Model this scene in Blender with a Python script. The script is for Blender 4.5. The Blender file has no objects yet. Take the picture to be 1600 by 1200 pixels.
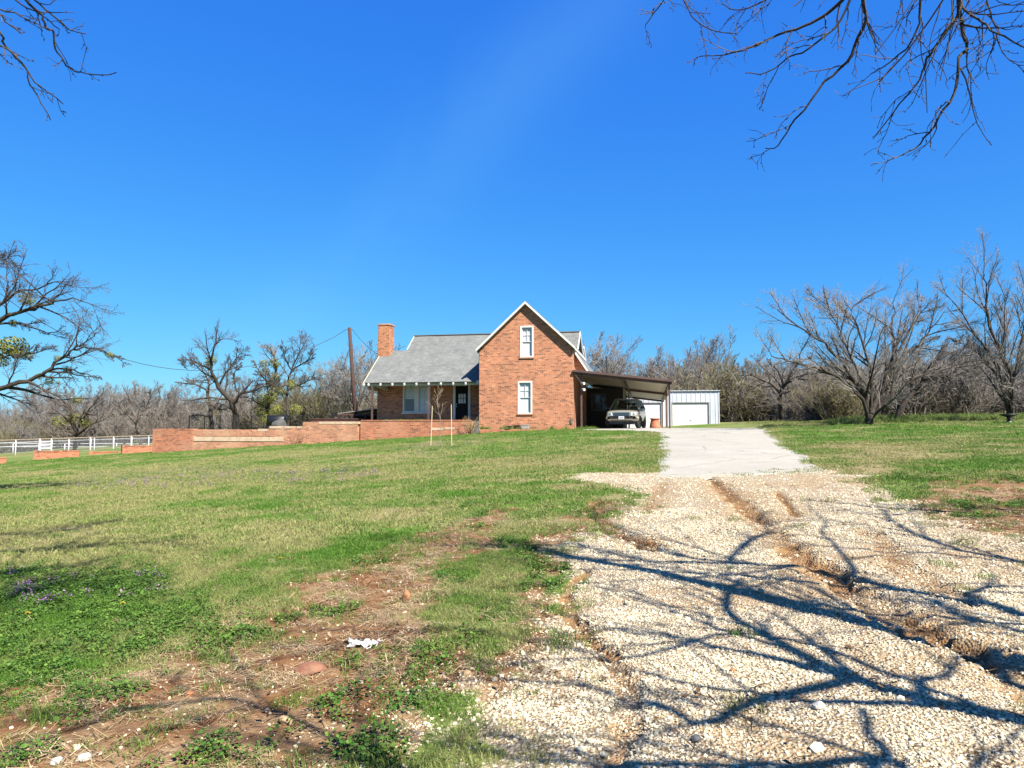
import bpy, math, random
import numpy as np
from mathutils import Vector, Matrix

# ------------------------------------------------------------------ camera, sky, sun, exposure
scene = bpy.context.scene
R = math.radians
F_PX, EYE = 1110.0, 1.65                      # focal length in pixels of the 1600 px photo, eye height
PITCH = math.atan(68 / F_PX)
cam_d = bpy.data.cameras.new('camera'); cam = bpy.data.objects.new('camera', cam_d)
scene.collection.objects.link(cam); scene.camera = cam
cam_d.sensor_width = 36.0; cam_d.lens = 36.0 * F_PX / 1600.0
cam_d.clip_start = 0.05; cam_d.clip_end = 3000
cam.location = (0, 0, EYE); cam.rotation_euler = (math.pi / 2 + PITCH, 0, 0)

SUN_EL, SUN_AZ = R(47), R(38)                 # azimuth: to the right of straight behind the camera
SUN = Vector((math.sin(SUN_AZ) * math.cos(SUN_EL), -math.cos(SUN_AZ) * math.cos(SUN_EL), math.sin(SUN_EL)))
world = bpy.data.worlds.new('World'); scene.world = world; world.use_nodes = True
wn, wl = world.node_tree.nodes, world.node_tree.links
wn.clear()
w_out = wn.new('ShaderNodeOutputWorld'); w_bg = wn.new('ShaderNodeBackground'); w_bg.inputs['Strength'].default_value = 0.0575
w_sky = wn.new('ShaderNodeTexSky'); w_sky.sky_type = 'NISHITA'; w_sky.sun_disc = False
w_sky.sun_elevation = SUN_EL; w_sky.sun_rotation = math.pi - SUN_AZ
w_sky.air_density = 1.0; w_sky.dust_density = 0.25; w_sky.ozone_density = 2.2
# deeper blue of the photograph: the sky's channels scaled alike all round
w_sep = wn.new('ShaderNodeSeparateColor'); w_com = wn.new('ShaderNodeCombineColor'); wl.new(w_sky.outputs['Color'], w_sep.inputs[0])
for ch, (gam, k_) in enumerate(((1.16, 0.172), (0.79, 0.78), (0.25, 3.5))):
    w_p = wn.new('ShaderNodeMath'); w_p.operation = 'POWER'; w_p.inputs[1].default_value = gam
    w_m = wn.new('ShaderNodeMath'); w_m.operation = 'MULTIPLY'; w_m.inputs[1].default_value = k_
    wl.new(w_sep.outputs[ch], w_p.inputs[0]); wl.new(w_p.outputs[0], w_m.inputs[0]); wl.new(w_m.outputs[0], w_com.inputs[ch])
# one thin band of cirrus across the sky, broken by noise
w_tc = wn.new('ShaderNodeTexCoord')
c1, c2 = Vector((-0.265, 0.99, 0.205)), Vector((0.03, 0.97, 0.49)); cn = c1.cross(c2).normalized()
w_dot = wn.new('ShaderNodeVectorMath'); w_dot.operation = 'DOT_PRODUCT'; w_dot.inputs[1].default_value = cn; wl.new(w_tc.outputs['Generated'], w_dot.inputs[0])
w_noi = wn.new('ShaderNodeTexNoise'); w_noi.inputs['Scale'].default_value = 3.2; w_noi.inputs['Detail'].default_value = 7; w_noi.inputs['Roughness'].default_value = 0.55; w_noi.inputs['Distortion'].default_value = 0.6
wl.new(w_tc.outputs['Generated'], w_noi.inputs['Vector'])
def wmath(op, a, b):
    m = wn.new('ShaderNodeMath'); m.operation = op
    for i_, v_ in enumerate((a, b)):
        if hasattr(v_, 'is_linked'): wl.new(v_, m.inputs[i_])
        else: m.inputs[i_].default_value = v_
    return m.outputs[0]
w_band = wmath('POWER', 2.718, wmath('MULTIPLY', wmath('POWER', wmath('DIVIDE', wmath('ADD', w_dot.outputs['Value'], wmath('MULTIPLY', wmath('SUBTRACT', w_noi.outputs['Fac'], 0.5), 0.10)), 0.06), 2.0), -1.0))
w_rmp = wn.new('ShaderNodeValToRGB'); w_rmp.color_ramp.elements[0].position = 0.22; w_rmp.color_ramp.elements[1].position = 0.72
w_rmp.color_ramp.elements[1].color = (0.11, 0.11, 0.11, 1); wl.new(w_noi.outputs['Fac'], w_rmp.inputs[0])
w_cl = wn.new('ShaderNodeMix'); w_cl.data_type = 'RGBA'; w_cl.inputs['B'].default_value = (1.7, 4.3, 6.3, 1)
wl.new(wmath('MULTIPLY', w_band, w_rmp.outputs[0]), w_cl.inputs['Factor']); wl.new(w_com.outputs[0], w_cl.inputs['A']); wl.new(w_cl.outputs['Result'], w_bg.inputs['Color'])
wl.new(w_bg.outputs[0], w_out.inputs[0])

sun_d = bpy.data.lights.new('sun', 'SUN'); sun_d.energy = 5.0; sun_d.angle = R(0.53); sun_d.color = (1.0, 0.94, 0.84)
sun_o = bpy.data.objects.new('sun', sun_d); scene.collection.objects.link(sun_o)
sun_o.rotation_euler = (-SUN).to_track_quat('-Z', 'Y').to_euler(); sun_o.location = (20, -25, 40)

scene.view_settings.view_transform = 'Standard'; scene.view_settings.look = 'None'
scene.view_settings.exposure = 1.7; scene.view_settings.gamma = 1.0
scene.render.engine = 'CYCLES'
scene.cycles.max_bounces = 6; scene.cycles.diffuse_bounces = 3; scene.cycles.transparent_max_bounces = 8

# ------------------------------------------------------------------ numeric helpers
COL = scene.collection
cp, sp = math.cos(PITCH), math.sin(PITCH)
def ray(x, y):
    r, u = (x - 800) / F_PX, (600 - y) / F_PX
    return (r, cp - u * sp, sp + u * cp)
def at(x, y, Y):
    d = ray(x, y); k = Y / d[1]
    return (d[0] * k, Y, EYE + d[2] * k)
def hash2(ix, iy, seed):
    h = (ix.astype(np.int64) * 374761393 + iy.astype(np.int64) * 668265263 + seed * 1442695041) & 0xffffffff
    h = ((h ^ (h >> 13)) * 1274126177) & 0xffffffff
    return ((h ^ (h >> 16)) & 0xffff) / 65535.0
def vnoise(x, y, seed=0):
    x0, y0 = np.floor(x), np.floor(y); fx, fy = x - x0, y - y0
    fx = fx * fx * (3 - 2 * fx); fy = fy * fy * (3 - 2 * fy)
    a, b = hash2(x0, y0, seed), hash2(x0 + 1, y0, seed)
    c, d = hash2(x0, y0 + 1, seed), hash2(x0 + 1, y0 + 1, seed)
    return (a * (1 - fx) + b * fx) * (1 - fy) + (c * (1 - fx) + d * fx) * fy
def fbm(x, y, sc, oct=4, seed=0, rough=0.5):
    x, y = np.asarray(x, float) / sc, np.asarray(y, float) / sc
    s, a, t = 0, 1.0, 0
    for i in range(oct):
        s = s + a * vnoise(x, y, seed + i * 17); t += a; a *= rough; x = x * 2.03 + 5.1; y = y * 2.03 + 9.7
    return s / t
def smooth(e0, e1, x):
    t = np.clip((x - e0) / (e1 - e0), 0, 1); return t * t * (3 - 2 * t)

# ------------------------------------------------------------------ terrain
Z0 = 1.62                                       # level of the house and the top of the drive
def zt(X, Y):
    X, Y = np.asarray(X, float), np.asarray(Y, float)
    sx = np.where(X < 3, 0.0676 * X, 0.203 + 0.03 * (X - 3))
    sx = np.where(X > 25, 0.203 + 0.66 + 0.004 * (X - 25), sx)
    zp = 0.0355 * Y + sx
    cap = Z0 - 0.02 + 0.62 * (1 - np.exp(-np.clip(X - 11.5, 0, None) / 4.0)) * smooth(14, 26, Y)
    k = 0.09
    z = -k * np.logaddexp(-zp / k, -cap / k)
    z = 0.3 * np.logaddexp(z / 0.3, -2.6 / 0.3)
    z = z + 0.05 * (fbm(X, Y, 3.5, 3, 5) - 0.5) * smooth(60, 25, Y) * smooth(0.02, 0.4, cap - z + 0.0 * X)
    return z
def unproj(px, py):
    d = ray(px, py); t = np.concatenate([np.linspace(1.0, 40, 1600), np.linspace(40.1, 90, 500)])
    z = EYE + d[2] * t - zt(d[0] * t, d[1] * t)
    k = np.argmax(z < 0) if (z < 0).any() else len(t) - 1
    return (d[0] * t[k], d[1] * t[k])
def poly_world(pts): return np.array([unproj(*p) for p in pts])
def poly_sd(P, X, Y):                            # signed distance, positive inside
    X, Y = np.asarray(X, float), np.asarray(Y, float)
    dmin = np.full(X.shape, 1e9); ins = np.zeros(X.shape, bool)
    n = len(P)
    for i in range(n):
        a, b = P[i], P[(i + 1) % n]
        ab = b - a; L = (ab ** 2).sum() + 1e-12
        t = np.clip(((X - a[0]) * ab[0] + (Y - a[1]) * ab[1]) / L, 0, 1)
        dmin = np.minimum(dmin, np.hypot(X - a[0] - t * ab[0], Y - a[1] - t * ab[1]))
        c = ((a[1] > Y) != (b[1] > Y)) & (X < (b[0] - a[0]) * (Y - a[1]) / (b[1] - a[1] + 1e-12) + a[0])
        ins ^= c
    return np.where(ins, dmin, -dmin)
def line_d(P, X, Y):                             # distance to an open polyline and parameter 0..1 along it
    dmin = np.full(np.shape(X), 1e9); tt = np.zeros(np.shape(X))
    for i in range(len(P) - 1):
        a, b = P[i], P[i + 1]; ab = b - a; L = (ab ** 2).sum() + 1e-12
        t = np.clip(((X - a[0]) * ab[0] + (Y - a[1]) * ab[1]) / L, 0, 1)
        d = np.hypot(X - a[0] - t * ab[0], Y - a[1] - t * ab[1])
        tt = np.where(d < dmin, (i + t) / (len(P) - 1), tt); dmin = np.minimum(d, dmin)
    return dmin, tt

GRAVEL = poly_world([(905, 741), (1020, 738), (1290, 737), (1345, 742), (1378, 775), (1450, 815), (1600, 838), (1750, 880), (1750, 1250),
                     (1500, 1500), (560, 1500), (650, 1210), (730, 1110), (830, 1055), (880, 1000), (850, 930), (890, 872), (965, 805), (995, 772), (960, 752), (905, 752)])
DIRT = poly_world([(-300, 1500), (-260, 1160), (0, 1078), (140, 1052), (250, 1014), (345, 970), (430, 930), (555, 872), (640, 850), (700, 815), (800, 795),
                   (770, 835), (720, 880), (690, 930), (650, 985), (700, 1020), (740, 1050), (690, 1110), (640, 1200), (560, 1500)])
MARGIN = poly_world([(935, 770), (985, 788), (910, 850), (880, 900), (905, 980), (880, 1040), (800, 1095), (740, 1075), (790, 1000), (790, 930), (825, 870), (890, 800)])
DIRT2 = poly_world([(1330, 700), (1400, 712), (1390, 738), (1310, 735), (1285, 715)])
TAN_A = poly_world([(1290, 690), (1420, 692), (1440, 700), (1400, 735), (1340, 742), (1300, 722)])
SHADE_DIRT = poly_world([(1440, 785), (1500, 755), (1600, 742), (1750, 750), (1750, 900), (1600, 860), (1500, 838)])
CLOVER = poly_world([(-60, 890), (120, 900), (260, 915), (330, 960), (300, 1000), (180, 1045), (80, 1085), (-60, 1110)])
GREENS = [poly_world(p) for p in (
    [(0, 722), (250, 704), (560, 686), (745, 668), (1000, 672), (1010, 680), (700, 690), (430, 705), (150, 730), (0, 742)],
    [(330, 900), (520, 850), (720, 800), (830, 760), (900, 745), (980, 750), (990, 772), (930, 800), (860, 845), (760, 850), (560, 890), (400, 950), (300, 1000)],
    [(1340, 735), (1480, 705), (1600, 690), (1600, 735), (1500, 745), (1470, 790), (1400, 785)],
    [(690, 890), (790, 850), (840, 880), (800, 960), (720, 1000), (650, 990)],
    [(1200, 668), (1600, 660), (1600, 672), (1400, 690), (1240, 700)])]
PURPLE = [poly_world(p) for p in ([(90, 740), (360, 726), (440, 736), (300, 764), (120, 768)], [(400, 742), (560, 732), (600, 742), (440, 762)],
                                  [(600, 700), (760, 680), (780, 690), (640, 712)], [(-20, 898), (120, 905), (250, 915), (240, 935), (100, 930), (-20, 940)])]
RUTS = [(poly_world(p), w, dep) for p, w, dep in (
    ([(1108, 745), (1130, 765), (1165, 795), (1205, 830), (1250, 868), (1300, 900), (1370, 945), (1450, 985), (1540, 1035), (1620, 1085), (1720, 1150)], 0.16, 0.065),
    ([(925, 890), (895, 905), (882, 930), (890, 965), (915, 995), (950, 1025), (972, 1060), (985, 1100), (975, 1150), (950, 1200), (920, 1300)], 0.065, 0.055),
    ([(925, 775), (935, 810), (965, 835), (1005, 845), (1015, 858)], 0.11, 0.06),
    ([(1212, 768), (1228, 785), (1246, 808)], 0.06, 0.05),
    ([(1352, 828), (1380, 850), (1405, 880), (1440, 905), (1520, 945)], 0.12, 0.045),
    ([(1040, 742), (1030, 770), (1012, 800)], 0.14, 0.012),
    ([(845, 870), (848, 885), (870, 900)], 0.08, 0.03),
    ([(890, 1090), (870, 1060), (790, 1050), (760, 1100)], 0.10, 0.018))]
def masks(X, Y):
    n1, n2 = fbm(X, Y, 0.9, 5, 31, 0.6), fbm(X, Y, 0.25, 4, 47, 0.6)
    wob = (n1 - .5) * 1.3 + (n2 - .5) * .55
    g = smooth(-0.5, 0.4, poly_sd(GRAVEL, X, Y) + wob * 1.1)
    dist = np.hypot(X, Y)
    d = smooth(-0.25, 0.3, poly_sd(DIRT, X, Y) + wob * 1.0)
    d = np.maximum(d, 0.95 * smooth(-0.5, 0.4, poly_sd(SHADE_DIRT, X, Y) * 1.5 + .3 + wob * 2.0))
    d = np.maximum(d, 0.85 * smooth(-0.3, 0.25, poly_sd(MARGIN, X, Y) + wob * 0.9))
    tan = smooth(-1.0, 1.0, poly_sd(TAN_A, X, Y) + wob * 2.5)
    big = fbm(X, Y, 4.5, 4, 71, 0.55)
    tan = np.maximum(tan, .62 * smooth(.55, .72, fbm(X, Y, 1.9, 5, 151, .6)) * smooth(5, 9, Y))
    gr = 0.33 + 1.6 * (big - 0.47) + 0.5 * (n1 - .5)
    for P in GREENS: gr = np.maximum(gr, smooth(-0.9, 0.8, poly_sd(P, X, Y) + wob * 2.2) * (0.9 + .5 * (n1 - .5)))
    cl = smooth(-0.7, 0.5, poly_sd(CLOVER, X, Y) + wob * 1.3)
    gr = np.clip(np.maximum(gr, cl) - tan, 0, 1)
    pu = np.zeros_like(gr)
    for P in PURPLE: pu = np.maximum(pu, smooth(-0.4, 0.5, poly_sd(P, X, Y) + wob * 1.6))
    rut = np.zeros_like(gr); rz = np.zeros_like(gr); clay = 0.6 * smooth(.53, .66, fbm(X, Y, 1.1, 5, 141, .65))
    for P, w, dep in RUTS:
        ld, t = line_d(P, X, Y)
        ww = w * (0.65 + 0.9 * n1) * np.minimum(1, np.minimum(t, 1 - t) * 8 + .35)
        q = ld + (n2 - .5) * w * 1.5 + (n1 - .5) * w * 1.2
        q = q + (vnoise(X * 14, Y * 14, 77) - .5) * w * .9; prof = smooth(1.05, 0.6, q / ww) * (.55 + .9 * (n1 > .42) * n2); clay = np.maximum(clay, smooth(4.2, .8, q / ww) * smooth(.34, .58, n1 * .5 + n2 * .5) * (.9 if dep > .02 else .6))
        rut = np.maximum(rut, prof * (0.55 if dep < .02 else 1)); rz = np.maximum(rz, prof * dep)
    return dict(gravel=g, dirt=d, green=gr, clover=cl, purple=pu, rut=rut, rz=rz, tan=tan, clay=clay)
def zfull(X, Y, m=None):
    m = m or masks(X, Y)
    near = smooth(26, 6, Y)
    z = zt(X, Y) - m['rz'] * smooth(40, 20, Y)
    z = z + near * (0.035 * (fbm(X, Y, 0.8, 3, 91) - .5) + 0.022 * (fbm(X, Y, 0.13, 3, 97) - .5) * np.maximum(np.maximum(m['gravel'], m['dirt']), .4))
    return z

# ------------------------------------------------------------------ mesh helpers
def np_mesh(name, V, F, smooth_shade=False):
    V = np.asarray(V, np.float32); F = np.asarray(F, np.int32)
    me = bpy.data.meshes.new(name); k = F.shape[1]
    me.vertices.add(len(V)); me.vertices.foreach_set('co', V.ravel())
    me.loops.add(F.size); me.loops.foreach_set('vertex_index', F.ravel())
    me.polygons.add(len(F)); me.polygons.foreach_set('loop_start', np.arange(0, F.size, k, dtype=np.int32))
    me.update(calc_edges=True)
    me.polygons.foreach_set('use_smooth', np.full(len(F), smooth_shade, bool))
    return me
def link(name, data, parent=None, loc=(0, 0, 0)):
    o = bpy.data.objects.new(name, data); COL.objects.link(o); o.parent = parent; o.location = loc
    return o
def tag(o, label=None, cat=None, group=None, kind=None):
    if label: o['label'] = label
    if cat: o['category'] = cat
    if group: o['group'] = group
    if kind: o['kind'] = kind
    return o
def empty(name, loc, rz=0.0, label=None, cat=None, group=None):
    o = bpy.data.objects.new(name, None); COL.objects.link(o); o.location = loc; o.rotation_euler = (0, 0, rz)
    o.empty_display_size = 0.3
    return tag(o, label, cat, group)
class MB:
    def __init__(s): s.v, s.f = [], []
    def add(s, v, f):
        b = len(s.v); s.v += [tuple(p) for p in v]; s.f += [tuple(i + b for i in q) for q in f]; return s
    def box(s, x0, x1, y0, y1, z0, z1):
        return s.add([(x0, y0, z0), (x1, y0, z0), (x1, y1, z0), (x0, y1, z0), (x0, y0, z1), (x1, y0, z1), (x1, y1, z1), (x0, y1, z1)],
                     [(0, 3, 2, 1), (4, 5, 6, 7), (0, 1, 5, 4), (1, 2, 6, 5), (2, 3, 7, 6), (3, 0, 4, 7)])
    def prism(s, poly, a0, a1, axis='y'):        # poly in (x,z) extruded along y, or in (y,z) along x, or (x,y) along z
        n = len(poly)
        P = {'y': lambda p, a: (p[0], a, p[1]), 'x': lambda p, a: (a, p[0], p[1]), 'z': lambda p, a: (p[0], p[1], a)}[axis]
        return s.add([P(p, a0) for p in poly] + [P(p, a1) for p in poly],
                     [tuple(range(n)), tuple(range(2 * n - 1, n - 1, -1))] + [(i, i + n, (i + 1) % n + n, (i + 1) % n) for i in range(n)])
    def slab(s, quad, th):                       # a quad in space with thickness downwards along its normal
        q = [Vector(p) for p in quad]; n = (q[1] - q[0]).cross(q[3] - q[0]).normalized()
        if n.z < 0: n = -n
        t = [p - n * th for p in q]
        return s.add(q + t, [(0, 1, 2, 3), (7, 6, 5, 4)] + [(i, i + 4, (i + 1) % 4 + 4, (i + 1) % 4) for i in range(4)])
    def bar(s, p, q, w, h=None):
        p, q = Vector(p), Vector(q); h = h or w; d = (q - p).normalized()
        up = Vector((0, 0, 1)) if abs(d.z) < .95 else Vector((0, 1, 0))
        a = d.cross(up).normalized(); b = a.cross(d)
        c = [(-1, -1), (1, -1), (1, 1), (-1, 1)]
        return s.add([e + a * (w / 2 * i) + b * (h / 2 * j) for e in (p, q) for i, j in c],
                     [(3, 2, 1, 0), (4, 5, 6, 7)] + [(i, (i + 1) % 4, (i + 1) % 4 + 4, i + 4) for i in range(4)])
    def tube(s, pts, rads, n=8, cap=True):
        pts = [Vector(p) for p in pts]
        if not hasattr(rads, '__len__'): rads = [rads] * len(pts)
        rings = []
        for i, p in enumerate(pts):
            d = (pts[min(i + 1, len(pts) - 1)] - pts[max(i - 1, 0)]).normalized()
            up = Vector((0.31, 0.2, 1)).normalized() if abs(d.z) < .9 else Vector((1, 0.2, 0)).normalized()
            a = d.cross(up).normalized(); b = a.cross(d)
            rings += [p + (a * math.cos(k * 2 * math.pi / n) + b * math.sin(k * 2 * math.pi / n)) * rads[i] for k in range(n)]
        f = [(i * n + k, i * n + (k + 1) % n, (i + 1) * n + (k + 1) % n, (i + 1) * n + k) for i in range(len(pts) - 1) for k in range(n)]
        if cap: f += [tuple(range(n - 1, -1, -1)), tuple((len(pts) - 1) * n + k for k in range(n))]
        return s.add(rings, f)
    def lathe(s, prof, n=24, c=(0, 0)):
        m = len(prof)
        v = [(c[0] + r * math.cos(2 * math.pi * k / n), c[1] + r * math.sin(2 * math.pi * k / n), z) for r, z in prof for k in range(n)]
        f = [(i * n + k, i * n + (k + 1) % n, (i + 1) * n + (k + 1) % n, (i + 1) * n + k) for i in range(m - 1) for k in range(n)]
        return s.add(v, f + [tuple(range(n - 1, -1, -1)), tuple((m - 1) * n + k for k in range(n))])
    def mesh(s, name, mat=None, sm=False, uv=True):
        me = bpy.data.meshes.new(name); me.from_pydata(s.v, [], s.f); me.update()
        if uv:
            L = me.uv_layers.new(name='UVMap').data
            for p in me.polygons:
                n = p.normal; ax = max(range(3), key=lambda i: abs(n[i]))
                for li in p.loop_indices:
                    c = me.vertices[me.loops[li].vertex_index].co
                    L[li].uv = (c.y, c.z) if ax == 0 else (c.x, c.z) if ax == 1 else (c.x, c.y)
        if sm: me.polygons.foreach_set('use_smooth', np.ones(len(me.polygons), bool))
        if mat: me.materials.append(mat)
        return me
    def build(s, name, mat, parent=None, sm=False, loc=(0, 0, 0), bevel=0):
        o = link(name, s.mesh(name, mat, sm), parent, loc)
        if bevel:
            b = o.modifiers.new('bevel', 'BEVEL'); b.width = bevel; b.segments = 2; b.limit_method = 'ANGLE'
        return o

# ------------------------------------------------------------------ materials
ALB = 0.575                                     # overall reflectance level of painted and natural surfaces
def sc3(c): return tuple(x * ALB for x in c)
def new_mat(name):
    m = bpy.data.materials.new(name); m.use_nodes = True; nt = m.node_tree
    return m, nt, nt.nodes['Principled BSDF']
def N(nt, t, **kw):
    n = nt.nodes.new(t)
    for k, v in kw.items():
        if k in n.inputs.keys(): n.inputs[k].default_value = v
        else: setattr(n, k, v)
    return n
def ramp(nt, fac, stops):
    r = nt.nodes.new('ShaderNodeValToRGB'); e = r.color_ramp.elements
    while len(e) < len(stops): e.new(0.5)
    for i, (p, c) in enumerate(stops): e[i].position = p; e[i].color = (*c, 1) if len(c) == 3 else c
    nt.links.new(fac, r.inputs[0]); return r.outputs[0]
def mixc(nt, fac, a, b, mode='MIX'):
    m = nt.nodes.new('ShaderNodeMix'); m.data_type = 'RGBA'; m.blend_type = mode
    for sock, v in ((m.inputs['Factor'], fac), (m.inputs['A'], a), (m.inputs['B'], b)):
        if hasattr(v, 'is_linked'): nt.links.new(v, sock)
        elif isinstance(v, (tuple, list)): sock.default_value = (*v, 1) if len(v) == 3 else v
        else: sock.default_value = v
    return m.outputs['Result']
def mth(nt, op, a, b=None, clamp=False):
    m = nt.nodes.new('ShaderNodeMath'); m.operation = op; m.use_clamp = clamp
    for i, v in enumerate((a, b)):
        if v is None: continue
        if hasattr(v, 'is_linked'): nt.links.new(v, m.inputs[i])
        else: m.inputs[i].default_value = v
    return m.outputs[0]
def noise(nt, vec, scale, detail=4, rough=0.55):
    n = N(nt, 'ShaderNodeTexNoise', Scale=scale, Detail=detail, Roughness=rough)
    if vec is not None: nt.links.new(vec, n.inputs['Vector'])
    return n.outputs['Fac']
def bump(nt, b, h, strength=0.4, dist=0.02):
    n = N(nt, 'ShaderNodeBump', Strength=strength, Distance=dist); nt.links.new(h, n.inputs['Height'])
    nt.links.new(n.outputs[0], b.inputs['Normal']); return n
def coords(nt, out='Object'): return nt.nodes.new('ShaderNodeTexCoord').outputs[out]
def plain(name, col, rough=0.6, metal=0.0, var=0.18, scale=6, bmp=0.0, spec=None, dirt=None):
    m, nt, b = new_mat(name); c = coords(nt); col = sc3(col); dirt = sc3(dirt) if dirt else None
    n = noise(nt, c, scale, 5)
    lo = tuple(x * (1 - var) for x in col); hi = tuple(min(1, x * (1 + var)) for x in col)
    o = ramp(nt, n, [(0.3, lo), (0.7, hi)])
    if dirt:
        o = mixc(nt, ramp(nt, noise(nt, c, scale * .35, 6, .65), [(0.48, (0, 0, 0)), (0.68, (1, 1, 1))]), o, dirt)
    nt.links.new(o, b.inputs['Base Color'])
    b.inputs['Roughness'].default_value = rough; b.inputs['Metallic'].default_value = metal
    if spec is not None: b.inputs['Specular IOR Level'].default_value = spec
    if bmp: bump(nt, b, noise(nt, c, scale * 4, 5), bmp, 0.01)
    return m
def brick_mat(name, c1, c2, mortar, bw=0.205, rh=0.078, dark=0.35, stain=None):
    m, nt, b = new_mat(name); uv = coords(nt, 'UV'); c1, c2, mortar = sc3(c1), sc3(c2), sc3(mortar); stain = sc3(stain) if stain else None
    bt = N(nt, 'ShaderNodeTexBrick'); bt.offset = 0.5
    for k, v in (('Scale', 1.0), ('Mortar Size', 0.008), ('Mortar Smooth', 0.15), ('Bias', 0.0), ('Brick Width', bw), ('Row Height', rh)): bt.inputs[k].default_value = v
    bt.inputs['Color1'].default_value = (*c1, 1); bt.inputs['Color2'].default_value = (*c2, 1); bt.inputs['Mortar'].default_value = (*mortar, 1)
    nt.links.new(uv, bt.inputs['Vector'])
    # each brick has its own shade: white noise on the brick's row and column
    sx = nt.nodes.new('ShaderNodeSeparateXYZ'); nt.links.new(uv, sx.inputs[0])
    row = mth(nt, 'FLOOR', mth(nt, 'DIVIDE', sx.outputs[1], rh)); par = mth(nt, 'MULTIPLY', mth(nt, 'MODULO', mth(nt, 'ABSOLUTE', row), 2.0), 0.5)
    colm = mth(nt, 'FLOOR', mth(nt, 'ADD', mth(nt, 'DIVIDE', sx.outputs[0], bw), par))
    cb = nt.nodes.new('ShaderNodeCombineXYZ'); nt.links.new(colm, cb.inputs[0]); nt.links.new(row, cb.inputs[1])
    wn_ = nt.nodes.new('ShaderNodeTexWhiteNoise'); wn_.noise_dimensions = '2D'; nt.links.new(cb.outputs[0], wn_.inputs['Vector'])
    odd = ramp(nt, wn_.outputs['Value'], [(0.0, (dark, dark * .92, dark * .9)), (0.12, (dark * 1.4, dark * 1.3, dark * 1.3)), (0.22, (.92, .9, .9)), (0.8, (1.1, 1.1, 1.1)), (1.0, (1.35, 1.45, 1.5))])
    odd = mixc(nt, bt.outputs['Fac'], odd, (1, 1, 1))
    col = mixc(nt, 1.0, bt.outputs['Color'], odd, 'MULTIPLY')
    big = noise(nt, uv, 0.9, 5, .6)
    col = mixc(nt, 1.0, col, ramp(nt, big, [(0.3, (0.78, 0.76, 0.76)), (0.7, (1.12, 1.12, 1.1))]), 'MULTIPLY')
    fine = noise(nt, uv, 14, 3)
    col = mixc(nt, 1.0, col, ramp(nt, fine, [(0.3, (0.8, 0.78, 0.76)), (0.7, (1.15, 1.15, 1.15))]), 'MULTIPLY')
    if stain: col = mixc(nt, ramp(nt, noise(nt, uv, 0.55, 4, .6), [(0.5, (0, 0, 0)), (0.72, (.75, .75, .75))]), col, stain)
    nt.links.new(col, b.inputs['Base Color']); b.inputs['Roughness'].default_value = 0.9
    bump(nt, b, bt.outputs['Fac'], -0.6, 0.012)
    return m
M = {}
M['brick'] = brick_mat('house_brick', (0.60, 0.225, 0.105), (0.48, 0.160, 0.072), (0.62, 0.41, 0.27), dark=0.36)
M['brick_red'] = brick_mat('terrace_brick', (0.52, 0.17, 0.075), (0.43, 0.13, 0.055), (0.56, 0.36, 0.24), dark=0.42, stain=(0.58, 0.30, 0.18))
M['brick_pale'] = brick_mat('wall_brick', (0.57, 0.25, 0.125), (0.48, 0.18, 0.09), (0.64, 0.45, 0.31), dark=0.5, stain=(0.66, 0.42, 0.25))
M['brick_chim'] = brick_mat('chimney_brick', (0.60, 0.22, 0.09), (0.46, 0.15, 0.06), (0.60, 0.40, 0.25), dark=0.36)
M['stone'] = plain('pale_limestone', (0.66, 0.49, 0.33), 0.9, var=.2, scale=3, bmp=.4, dirt=(0.50, 0.36, 0.24))
M['white'] = plain('white_paint', (0.80, 0.79, 0.75), 0.55, var=.05, scale=3, dirt=(0.68, 0.65, 0.58))
M['cream'] = plain('cream_paint', (0.66, 0.60, 0.46), 0.6, var=.06, scale=3)
M['black_paint'] = plain('black_door_paint', (0.008, 0.007, 0.007), 0.6, var=.1, spec=.15)
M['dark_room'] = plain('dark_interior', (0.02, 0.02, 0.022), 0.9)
M['blind'] = plain('white_blind', (0.78, 0.79, 0.78), 0.8, var=.04, scale=2)
M['curtain'] = plain('grey_curtain', (0.20, 0.20, 0.19), 0.9, var=.15)
M['brown_steel'] = plain('brown_painted_steel', (0.105, 0.060, 0.048), 0.55, var=.2, scale=4, dirt=(0.14, 0.07, 0.045))
M['roof_under'] = plain('carport_soffit', (0.70, 0.63, 0.47), 0.65, var=.06, scale=1.2)
M['concrete'] = None
M['metal_wall'] = plain('white_steel_panel', (0.66, 0.70, 0.76), 0.45, var=.05, scale=1.5, dirt=(0.58, 0.61, 0.66))
M['door_white'] = plain('white_garage_door', (0.82, 0.82, 0.81), 0.45, var=.03, scale=1.0)
M['terracotta'] = plain('terracotta', (0.50, 0.17, 0.085), 0.85, var=.15, scale=4, bmp=.2, dirt=(0.55, 0.24, 0.14))
M['pole'] = plain('creosote_pole', (0.075, 0.036, 0.026), 0.9, var=.35, scale=9, bmp=.5)
M['rust'] = plain('rusty_steel', (0.13, 0.048, 0.036), 0.8, var=.3, scale=5, bmp=.3, dirt=(0.07, 0.03, 0.025))
M['roof_sheet'] = plain('weathered_sheet', (0.38, 0.35, 0.31), 0.6, var=.2, scale=3)
M['iron'] = plain('black_iron', (0.015, 0.015, 0.016), 0.5)
M['pipe_white'] = plain('white_pipe_paint', (0.74, 0.75, 0.78), 0.5, var=.07, scale=4, dirt=(0.55, 0.52, 0.48))
M['weather_wood'] = plain('weathered_rail', (0.30, 0.24, 0.17), 0.9, var=.25, scale=5)
M['wire_grey'] = plain('galvanised_wire', (0.42, 0.43, 0.46), 0.5, metal=.3)
M['cable'] = plain('black_cable', (0.02, 0.02, 0.022), 0.6)
M['stake'] = plain('pine_stake', (0.66, 0.56, 0.36), 0.85, var=.12, scale=8)
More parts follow.
